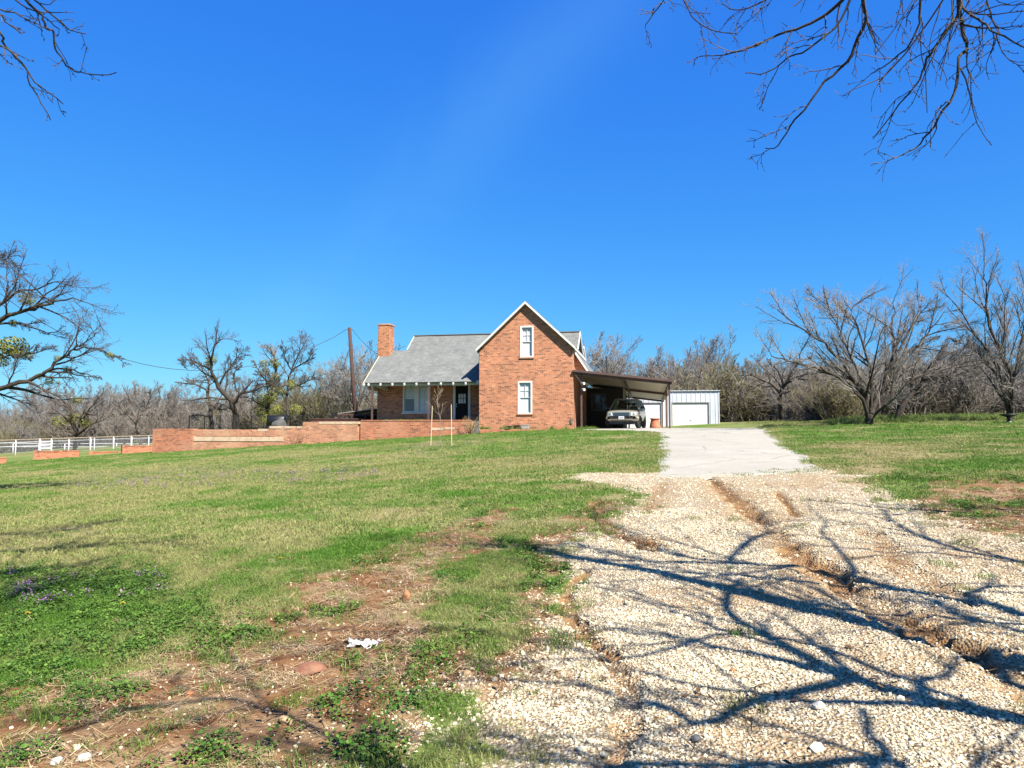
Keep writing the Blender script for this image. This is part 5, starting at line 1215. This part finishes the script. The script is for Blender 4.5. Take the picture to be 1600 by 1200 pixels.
hero('forked_tree', (449, 670), 58, [([(449, 668), (449, 640), (450, 598), (458, 573), (467, 546), (470, 535)], .18, .02), ([(456, 578), (478, 565), (490, 550)], .08, .02), ([(456, 578), (445, 560), (440, 540)], .08, .02), ([(450, 610), (470, 600), (495, 590)], .09, .02)], PG, 'bare tree with a high fork rising above the mistletoe', bark='bark_dark', twig='twig_dark', seed=27, depth=.6)
t = hero('spreading_oak', (118, 704), 64, [([(117, 702), (119, 685), (117, 672), (105, 655), (85, 640)], .26, .03), ([(118, 680), (126, 660), (140, 640), (155, 620)], .16, .02), ([(118, 675), (112, 645), (108, 620)], .14, .02), ([(118, 682), (100, 668), (80, 662)], .12, .02), ([(120, 680), (140, 665), (165, 655)], .11, .02)],
    [(9, .42, .75, .2, .05, 5, .2, .018), (7, .45, .7, .2, .04, 4, .15, .013), (7, .5, .7, .2, .03, 3, .1, .010)], 'dark round-crowned tree growing behind the white pipe fence', bark='bark_dark', twig='twig_brown', seed=31, depth=.8)
for k, (x, y, r) in enumerate(((92, 660, .7), (115, 652, .8), (133, 660, .6), (120, 625, .5))): add_mistletoe(t, at(x, y, 63.2), r, k)
hero('pale_limbed_tree', (222, 700), 66, [([(221, 698), (215, 670), (208, 652), (205, 630), (212, 605)], .24, .03), ([(208, 655), (190, 640), (178, 620)], .12, .02), ([(212, 660), (230, 635), (240, 610)], .12, .02)],
    [(9, .42, .75, .2, .05, 5, .2, .018), (7, .45, .7, .2, .04, 4, .15, .013), (7, .5, .7, .2, .03, 3, .1, .010)], 'grey tree with a leaning dark trunk beside the stepped wall end', bark='bark', seed=33, depth=.8)
# the large limb reaching in from the left
t = hero('left_edge_tree', (-260, 760), 20, [
    ([(-260, 758), (-250, 700), (-200, 660), (-110, 630), (-40, 618), (0, 608), (30, 598), (66, 586), (80, 574), (100, 558), (116, 546), (130, 536), (150, 520)], .15, .010),
    ([(116, 546), (140, 542), (172, 554), (194, 568)], .035, .008), ([(76, 578), (100, 578), (124, 582), (152, 590)], .035, .008), ([(-250, 700), (-180, 590), (-90, 530), (0, 498), (20, 490), (52, 482), (80, 474), (112, 466), (146, 478)], .12, .008),
    ([(-180, 590), (-120, 520), (-40, 485), (0, 476), (22, 460), (48, 454), (88, 442), (116, 450)], .085, .007), ([(-90, 530), (-30, 510), (20, 505), (60, 515), (100, 520)], .055, .008), ([(-60, 622), (0, 560), (40, 555), (80, 545)], .05, .008), ([(-120, 520), (-50, 440), (0, 405), (20, 410)], .055, .008)],
    [(12, .20, .65, .15, .0, 5, .40, .005), (8, .42, .65, .17, .0, 4, .12, .004), (6, .5, .7, .18, .0, 3, .1, .0032)], 'big bare tree whose low limbs reach over the lower lawn, dotted with mistletoe', bark='bark_dark', twig='twig_dark', seed=44, depth=.15)
for k, (x, y, r) in enumerate(((42, 468, .25), (2, 545, .42), (22, 542, .38), (30, 552, .25), (172, 555, .13), (78, 596, .16), (91, 598, .07), (45, 556, .17), (20, 505, .13), (105, 577, .12), (90, 560, .12), (62, 588, .12), (5, 565, .2))): add_mistletoe(t, at(x, y, 20.1), r, k)

# ------------------------------------------------------------------ overhead trees beside the camera
def lift(pxs, hs):
    q = []
    for (x, y), h in zip(pxs, np.interp(np.linspace(0, 1, len(pxs)), np.linspace(0, 1, len(hs)), hs)):
        g = gpos(x, y); q.append((g[0] + SUN.x / SUN.z * h, g[1] + SUN.y / SUN.z * h, g[2] + h))
    return q
def buds_on(polys, rng, every, size):
    V, F = [], []
    for p, r in polys:
        n = max(1, int(poly_len(p) / every))
        for k in range(n):
            c, d, rr = sample(p, r, (k + rng.random()) / n); s = size * (.7 + .7 * rng.random()); b = len(V)
            a = vnorm((rng.gauss(0, 1), rng.gauss(0, 1), rng.gauss(0, 1))); c = vadd(c, vmul(a, rr + s * .4))
            V += [vadd(c, (s, 0, 0)), vadd(c, (-s, 0, 0)), vadd(c, (0, s, 0)), vadd(c, (0, -s, 0)), vadd(c, (0, 0, s * 1.3)), vadd(c, (0, 0, -s * 1.3))]
            F += [(b + i, b + j, b + k_) for i in (0, 1) for j in (2, 3) for k_ in (4, 5)]
    return V, F
def overhead_tree(name, base, limbs_world, P_main, P_over, label, seed):
    rng = random.Random(seed); out, vis = [], []
    B = (base[0], base[1], zg(base[0], base[1]))
    for pts, r0, r1, kind in limbs_world:
        pts = [tuple(a - b for a, b in zip(p, B)) for p in pts]
        q = subdiv(pts, rng, .004); n = len(q) - 1; rr = [r0 + (r1 - r0) * (j / n) ** .8 for j in range(n + 1)]
        out.append((q, rr, -1)); s0 = len(out)
        if kind: branch_out(out, rng, q, rr, 0, P_over if kind == 'fine' else [(16, .17, .8, .14, .04, 5, .45, .010), (5, .5, .7, .16, .03, 4, .2, .007)] if kind == 'short' else P_main)
        if kind == 'fine': vis += [(p, r) for p, r, l in out[s0:]] + [(q[len(q) // 3:], rr[len(q) // 3:])]
    a_, b_ = split_levels(out, 0); m = tree_meshes(name, a_, b_, M['bark_dark'], M['twig_dark'])
    o = make_tree(name, B, m, label)
    V, F = buds_on(vis, rng, .075, .0045); me = np_mesh('buds', V, F); me.materials.append(M['bud']); tag(link('buds', me, o), kind='stuff')
    return o
TB = (6.3, -1.2); g0_ = zg(*TB); FK = (5.6, -.1, 3.3)
def pxl(pts, Y0, Y1):
    (ax, ay), (bx, by) = pts[0], pts[1]; e = 70 / (math.hypot(bx - ax, by - ay) + 1e-6)
    return [at(ax + (ax - bx) * e * k_ * .5, min(ay + (ay - by) * e * k_, -20 * k_), Y0 - .15 * k_) for k_ in (2.2, 1)] + [at(x, y, Y0 + (Y1 - Y0) * i / (len(pts) - 1)) for i, (x, y) in enumerate(pts)]
PL = [(5.6, -.1, 3.3), (5.0, 1.6, 5.0), (4.2, 3.0, 5.9), (3.2, 3.9, 6.1), (2.2, 4.6, 5.7)]
limbs = [([(6.3, -1.2, g0_ - .3), (6.2, -.9, 1.6), FK], .30, .22, None), (PL, .13, .03, None)]
for pts, r0, y0, y1, st in (
    ([(1498, 0), (1496, 24), (1470, 62), (1448, 92), (1436, 124), (1392, 180), (1364, 217)], .017, 4.9, 5.3, 2), ([(1498, 0), (1504, 52), (1512, 76), (1498, 92), (1492, 144), (1464, 188), (1452, 208), (1428, 232), (1404, 244)], .019, 4.9, 4.7, 2),
    ([(1502, 2), (1512, 22), (1536, 34), (1556, 52), (1600, 74), (1640, 100)], .014, 4.9, 4.5, 2), ([(1348, 0), (1354, 32), (1340, 60), (1324, 96), (1288, 128), (1256, 172), (1236, 196), (1216, 228), (1196, 232)], .019, 5.1, 5.6, 3),
    ([(1316, 0), (1288, 24), (1256, 42), (1216, 54), (1184, 70), (1152, 82), (1128, 86), (1092, 88)], .017, 5.2, 5.8, 3), ([(1328, 0), (1304, 44), (1264, 76), (1232, 90), (1200, 112), (1164, 114)], .012, 5.1, 5.3, 3),
    ([(1438, 0), (1436, 36), (1416, 76), (1380, 104), (1360, 116)], .013, 5.0, 5.2, 2), ([(1040, -10), (1032, 8), (1008, 40)], .008, 5.6, 5.8, 4), ([(1066, -8), (1070, 4), (1088, 32), (1120, 50), (1152, 52)], .008, 5.6, 5.5, 4), ([(1215, -10), (1180, 8), (1150, 16), (1128, 6)], .010, 5.5, 5.6, 3), ([(1540, -10), (1550, 30), (1560, 50), (1548, 84)], .009, 4.8, 4.7, 2)):
    limbs.append(([PL[st]] + pxl(pts, y0, y1), r0 * 1.15, .0035, 'fine'))
A0 = lift([(1560, 1120)], [3.3])[0]
for pts, hs, r0, r1, pre, kd in (
    ([(1560, 1120), (1440, 1095), (1340, 1065), (1260, 1030), (1190, 990), (1140, 960), (1135, 930), (1160, 905)], (3.3, 4.6), .085, .02, [FK], 'main'),
    ([(1340, 1065), (1250, 1082), (1180, 1100), (1100, 1132), (1040, 1110), (980, 1095), (900, 1070), (800, 1060), (740, 1040)], (3.8, 4.6), .05, .012, [], 'main'),
    ([(1640, 1080), (1540, 1035), (1440, 995), (1380, 965), (1280, 945), (1200, 930), (1130, 905), (1060, 890), (990, 880)], (3.6, 5.2), .055, .012, [FK], 'main'),
    ([(1650, 975), (1500, 935), (1400, 920), (1310, 895), (1270, 880), (1210, 885), (1140, 878), (1060, 868), (1000, 850), (940, 830), (925, 785)], (4.2, 5.8), .085, .014, [FK, (6.2, .9, 4.2)], 'main'),
    ([(1140, 878), (1160, 850), (1200, 825), (1180, 805)], (5.3, 5.8), .035, .012, [], 'main'),
    ([(1650, 1000), (1500, 960), (1450, 930)], (4.2, 4.8), .05, .012, [FK, (6.1, .7, 4.1)], 'main'),
    ([(1700, 905), (1600, 878), (1500, 860), (1430, 835), (1395, 815), (1375, 795)], (4.6, 5.6), .07, .02, [FK, (6.8, 1.0, 4.3)], 'main'),
    ([(1440, 1250), (1380, 1180), (1345, 1110)], (3.4, 3.8), .045, .02, [FK], None),
    ([(1560, 1300), (1400, 1195), (1250, 1195), (1000, 1195), (850, 1190), (700, 1165)], (3.4, 4.2), .05, .012, [FK], 'main'),
    ([(1000, 1195), (800, 1240), (600, 1190), (420, 1110), (330, 1095), (180, 1112), (0, 1128)], (4.0, 4.8), .035, .012, [], 'main'),
    ([(1000, 1030), (940, 1022), (860, 1010), (700, 985), (600, 990), (520, 985)], (4.6, 5.2), .03, .010, [A0, lift([(1190, 990)], [4.3])[0]], 'main')):
    limbs.append((pre + lift(pts, hs), r0, r1, kd))
limbs = [(p_, a_ * (.95 if k_ == 'main' else 1), b_, k_) for p_, a_, b_, k_ in limbs]
overhead_tree('overhanging_tree', TB, limbs, [(11, .36, .55, .15, 0, 6, .12, .008), (6, .5, .6, .17, 0, 4, .15, .005)], [(8, .15, .85, .2, -.03, 6, .2, .0024), (4, .5, .8, .22, -.04, 5, .2, .0019)],
              'bare tree at the drive whose budded branches hang down from above', 51)
TL = (-7.6, .6); gl_ = zg(*TL); FL = (-7.0, 1.2, 3.0)
LL = [(-7.0, 1.2, 3.0), (-5.9, 2.6, 4.4), (-4.9, 3.8, 5.0), (-4.2, 4.6, 5.0)]
limbs = [([(-7.6, .6, gl_ - .3), (-7.4, .8, 1.4), FL], .26, .2, None), (LL, .11, .03, 'main'), ([FL, (-7.6, 2.6, 4.8), (-7.4, 4.4, 6.2), (-6.4, 6.0, 7.0)], .11, .02, 'main'), ([FL, (-6.0, 1.2, 4.8), (-4.2, 1.4, 6.0), (-2.6, 2.0, 6.6)], .10, .02, 'main')]
for pts, r0, y0, y1, st in (([(-20, 20), (0, 52), (8, 70), (23, 88), (38, 103), (55, 130), (80, 148), (99, 163)], .011, 4.9, 5.3, 3), ([(-20, 60), (10, 75), (38, 103), (47, 130), (65, 160), (79, 188)], .010, 4.9, 5.2, 3),
    ([(20, -20), (38, 0), (55, 15), (67, 25), (73, 44), (82, 50), (85, 70), (94, 89), (110, 107), (127, 113), (158, 118), (182, 113)], .012, 4.9, 5.3, 3), ([(40, -20), (55, 0), (78, 22), (98, 37), (107, 44), (120, 50), (133, 52)], .009, 5.0, 5.4, 3),
    ([(-20, 12), (0, 15), (25, 20), (48, 32), (72, 44)], .009, 4.9, 5.0, 3), ([(-20, 5), (0, 22), (15, 38), (35, 53)], .008, 4.8, 5.0, 3), ([(10, -15), (35, 8), (60, 20), (80, 35), (93, 46)], .008, 5.0, 5.2, 3)):
    limbs.append(([LL[st]] + pxl(pts, y0, y1), r0 * 1.15, .0035, 'fine'))
for pts, hs, r0 in (([(-60, 905), (30, 900), (120, 888)], (7.2, 7.6), .05), ([(-80, 872), (60, 864), (160, 852), (270, 846)], (7.4, 8.2), .05), ([(-60, 938), (40, 930), (100, 920)], (7.0, 7.4), .05), ([(-80, 846), (60, 836), (140, 824)], (7.6, 8.2), .05)):
    limbs.append(([FL, (-6.2, 1.3, 5.6)] + lift(pts, hs), r0 * 1.3, .02, 'short'))
overhead_tree('lawn_edge_tree', TL, limbs, [(9, .36, .6, .14, 0, 5, .2, .009), (6, .45, .65, .16, 0, 4, .15, .006)], [(5, .14, .8, .2, -.04, 5, .25, .0022), (2, .45, .7, .2, -.05, 4, .2, .0018)],
              'bare tree beside the lawn whose twig tips hang down from above', 57)

# ------------------------------------------------------------------ background trees
PB = [(8, .48, .65, .14, .05, 5, .15, .016), (7, .50, .62, .14, .05, 4, .1, .011), (7, .60, .6, .14, .03, 3, .08, .008)]
PROT = [proto_tree(101, 7, 1.0, 5, 'bark', 'twig_grey', PB), proto_tree(102, 7, .8, 6, 'bark', 'twig_grey', PB, tall=.2), proto_tree(103, 7, 1.1, 5, 'bark_dark', 'twig_brown', PB, tall=.22), proto_tree(104, 7, .7, 5, 'bark', 'twig_brown', PB, tall=.33), proto_tree(105, 7, .9, 6, 'bark_dark', 'twig_olive', PB, tall=.15), proto_tree(106, 7, .6, 7, 'bark', 'twig_grey', PB, tall=.12)]
def bgtree(px_, top, Yd, k, label, group, rz):
    x = (px_ - 800) / F_PX * Yd; z = zg(x, Yd); h = EYE + (668 - top) / F_PX * Yd - z
    make_tree('bare_tree', (x, Yd, z), PROT[k], label, group, rz, h / 7.6)
rngb = random.Random(8)
for grp, lab, items in (
    ('trees behind the pipe fence', ' bare tree in the thicket behind the white pipe fence', [(-30, 625, 80, 0), (15, 632, 84, 2), (55, 612, 78, 1), (88, 600, 88, 3), (150, 596, 82, 0), (182, 592, 86, 5), (205, 588, 90, 2), (250, 585, 80, 5), (276, 606, 78, 3)]),
    ('trees behind the iron fence', ' bare tree in the row behind the black iron fence', [(300, 600, 84, 1), (385, 590, 82, 3), (480, 560, 76, 4), (500, 562, 80, 2), (525, 560, 78, 0)]),
    ('trees behind the chimney', ' bare tree standing between the utility pole and the chimney', [(556, 535, 70, 1), (582, 528, 74, 0)]),
    ('trees behind the carport', ' bare tree rising above the carport roof', [(925, 528, 78, 1), (958, 514, 80, 0), (990, 535, 84, 5)]),
    ('trees behind the garage', ' bare tree crowding behind the white steel garage', [(1022, 548, 84, 2), (1055, 545, 80, 1), (1085, 528, 82, 0), (1115, 522, 88, 3), (1140, 545, 78, 4), (1165, 552, 82, 2)]),
    ('trees behind the right lawn', ' bare tree in the thicket behind the vase-shaped tree', [(1185, 545, 76, 1), (1205, 560, 66, 4), (1250, 560, 70, 2), (1290, 575, 66, 1), (1325, 555, 72, 0), (1432, 540, 62, 3), (1462, 530, 60, 1), (1500, 528, 58, 2), (1535, 520, 62, 0), (1575, 525, 56, 1), (1612, 505, 60, 2), (1225, 552, 60, 5), (1270, 566, 58, 3), (1310, 548, 62, 2), (1350, 560, 60, 1), (1392, 548, 64, 0), (1412, 556, 56, 5), (1480, 540, 52, 3), (1518, 545, 50, 1)])):
    for (a, b, c_, k) in items: bgtree(a, b, c_, k, ('wide-spreading grey', 'low-forking grey', 'wide brown-twigged', 'upright brown-twigged', 'olive-tinted', 'bushy many-limbed grey')[k] + lab, grp, rngb.random() * 6.28)
bt_ = make_tree('roadside_tree', (9.1, 6.0, zg(9.1, 6.0)), proto_tree(120, 4.9, .95, 7, 'bark_dark', 'twig_dark', [(7, .5, .7, .16, .02, 5, .2, .012), (6, .48, .7, .18, .02, 4, .15, .008)]), 'bare tree right of the drive casting branch shadows on the bank', None, .7)

# understory brush and the far wood, each one mass
def brush_mesh(seed, twig, stems=16, h=3.0):
    rng = random.Random(seed); out = []
    for i in range(stems):
        a, el = rng.random() * 6.283, .75 + .7 * rng.random()
        q = wander(rng, (rng.gauss(0, .35), rng.gauss(0, .35), -.15), (math.cos(a) * math.cos(el), math.sin(a) * math.cos(el), math.sin(el)), h * (.6 + .5 * rng.random()), 6, .12, .04)
        rr = [.03 + (.012 - .03) * j / 6 for j in range(7)]; out.append((q, rr, -1)); branch_out(out, rng, q, rr, 0, [(7, .42, .6, .16, .06, 4, .15, .011), (6, .5, .6, .2, .04, 3, .1, .009)])
    V, F = tubes([(p, r) for p, r, l in out], 3); me = np_mesh('brush', V, F, True); me.materials.append(M[twig]); return me
BR = [brush_mesh(201, 'twig_brown'), brush_mesh(202, 'twig_olive'), brush_mesh(203, 'twig_grey'), brush_mesh(204, 'twig_brown', 22), brush_mesh(205, 'twig_grey', 12)]
rs = np.random.RandomState(77); P, S, I = [], [], []
def brush_band(px0, px1, d0, d1, n, s0, s1, kinds):
    for i in range(n):
        d = d0 + (d1 - d0) * rs.rand(); x = (px0 + (px1 - px0) * rs.rand() - 800) / F_PX * d; P.append((x, d, zg(x, d) - .1)); S.append(s0 + (s1 - s0) * rs.rand()); I.append(kinds[rs.randint(len(kinds))])
brush_band(-120, 290, 72, 100, 150, .7, 1.5, [0, 2, 3, 4]); brush_band(-40, 60, 70, 78, 16, .9, 1.3, [1, 2])
brush_band(260, 620, 74, 100, 110, .8, 1.6, [0, 2, 4, 1]); brush_band(620, 1000, 80, 110, 60, .9, 1.6, [0, 2])
brush_band(980, 1240, 66, 95, 120, 1.0, 2.0, [0, 2, 3, 1]); brush_band(1230, 1700, 50, 85, 200, .7, 1.7, [0, 2, 3, 4]); brush_band(1270, 1350, 40, 46, 14, .6, .95, [1, 3])
scatter('brushwood', P, np.stack([rs.randn(len(P)) * .05, rs.randn(len(P)) * .05, rs.rand(len(P)) * 6.283], 1), S, I, rs.rand(len(P)), BR, label='dense leafless brush growing under the background trees')
def join_tree(pair):
    import bmesh as bmx
    bm = bmx.new(); bm.from_mesh(pair[1]); me = bpy.data.meshes.new('far_tree'); bm.to_mesh(me); bm.free(); me.materials.append(pair[1].materials[0]); return me
rs = np.random.RandomState(78); P, S, I = [], [], []
for i in range(150):
    d = 95 + 70 * rs.rand(); x = (-1.0 + 2.1 * rs.rand()) * d
    P.append((x, d, zg(x, d) - .2)); S.append((.65 + .4 * rs.rand()) * (1.15 if x > 0 else 1.1)); I.append(rs.randint(4))
scatter('far_wood', P, np.stack([np.zeros(len(P)), np.zeros(len(P)), rs.rand(len(P)) * 6.283], 1), S, I, rs.rand(len(P)), [join_tree(PROT[k]) for k in (0, 2, 3, 1)], label='leafless wood closing the horizon behind everything')

# ------------------------------------------------------------------ young tree with stakes, small shrubs
g = gpos(688, 692)
out = []; rng = random.Random(5)
tr_ = subdiv([(0, 0, -.1), (.02, 0, .55), (.0, .0, 1.05), (-.10, 0, 1.5), (-.16, 0, 1.95), (-.12, 0, 2.25)], rng, .01); rr = [.016 + (.005 - .016) * j / (len(tr_) - 1) for j in range(len(tr_))]
out.append((tr_, rr, -1)); branch_out(out, rng, tr_, rr, 0, [(13, .33, .6, .1, .1, 5, .42, .006), (4, .45, .6, .12, .06, 4, .2, .005)])
a_, b_ = split_levels(out, 0); M['sap'] = plain('sapling_bark', (0.30, 0.24, 0.16), .9)
make_tree('sapling', g, tree_meshes('sapling', a_, b_, M['sap'], M['sap']), 'thin leafless sapling tied between two wooden stakes')
for x, y, lean, lab in ((673, 697, .06, 'slightly tilted pale wooden stake on the house-chimney side of the sapling'), (706, 697, -.03, 'upright pale wooden stake on the gable side of the sapling')):
    q = gpos(x, y); o = MB().bar((0, 0, -.15), (lean, 0, 1.72), .026, .026).build('wooden_stake', M['stake']); o.location = q; tag(o, lab, 'stake')
def shrub(name, loc, seed, n, h, mat, label, spread=.6, P=None):
    rng = random.Random(seed); out = []
    for i in range(n):
        a, el = rng.random() * 6.283, 1.2 - spread * rng.random()
        q = wander(rng, (rng.gauss(0, .06), rng.gauss(0, .06), -.08), (math.cos(a) * math.cos(el), math.sin(a) * math.cos(el), math.sin(el)), h * (.6 + .5 * rng.random()), 5, .12, .04)
        rr = [.012 + (.004 - .012) * j / 5 for j in range(6)]; out.append((q, rr, -1)); branch_out(out, rng, q, rr, 0, [(6, .4, .6, .15, .04, 4, .2, .004)])
    a_, b_ = split_levels(out, 0); V, F = tubes(a_, 4); o = empty(name, loc, 0, label, 'shrub')
    m1 = np_mesh('stems', V, F); m1.materials.append(mat); V, F = tubes(b_, 3); m2 = np_mesh('twigs', V, F); m2.materials.append(mat); link('stems', m1, o); link('twigs', m2, o); return o
shrub('dry_shrub', hw(-5.68, -.55, -.1), 61, 26, .95, plain('dry_stalks', (.42, .30, .15), .95), 'dry tan shrub at the corner of porch wall and gable', .7)
shrub('bare_shrub', hw(-16.2, -.95, -.9), 62, 14, .9, plain('brown_stalks', (.30, .15, .085), .95), 'bare brown shrub against the stepped brick wall', .8)
shrub('bare_shrub', hw(-22.0, -.9, -1.35), 63, 9, .6, plain('pale_stalks', (.36, .22, .13), .95), 'small bare shrub against the wall below the pale stone courses', .8)
# greenery trailing on top of the porch wall, taller weeds by the carport and along the right lawn
rs = np.random.RandomState(81); lp = [leaf_clump('planter_leaves', 30, .16, .10, .02, M['clover']) for i in range(3)] + [blade_clump('tall_weed', 40, .14, .30, .006, M['grass'], .7) for i in range(3)]
P, S, I, T = [], [], [], []
for i in range(60): P.append(hw(-11.2 + 3.0 * rs.rand(), -.02 + .25 * rs.rand(), .42)); S.append(.6 + .6 * rs.rand()); I.append(rs.randint(3)); T.append(.1 + .5 * rs.rand())
for i in range(40): P.append(hw(.15 + 1.3 * rs.rand(), -.9 + .7 * rs.rand(), -.04)); S.append(.2 + .4 * rs.rand()); I.append(3 + rs.randint(3)); T.append(.6 + .4 * rs.rand())
for i in range(40): P.append(hw(-5.2 + 5 * rs.rand(), -.25 - .25 * rs.rand(), -.06)); S.append(.3 + .6 * rs.rand()); I.append(3 + rs.randint(3)); T.append(.3 + .6 * rs.rand())
for i in range(900):
    d = 33.5 + 8 * rs.rand(); x = (1290 + 400 * rs.rand() - 800) / F_PX * d; P.append((x, d, zg(x, d))); S.append(.4 + .75 * rs.rand()); I.append(3 + rs.randint(3)); T.append(.35 + .5 * rs.rand())
scatter('weeds', P, np.stack([rs.randn(len(P)) * .1, rs.randn(len(P)) * .1, rs.rand(len(P)) * 6.283], 1), S, I, T, lp, label='taller green weeds along walls and lawn edge')
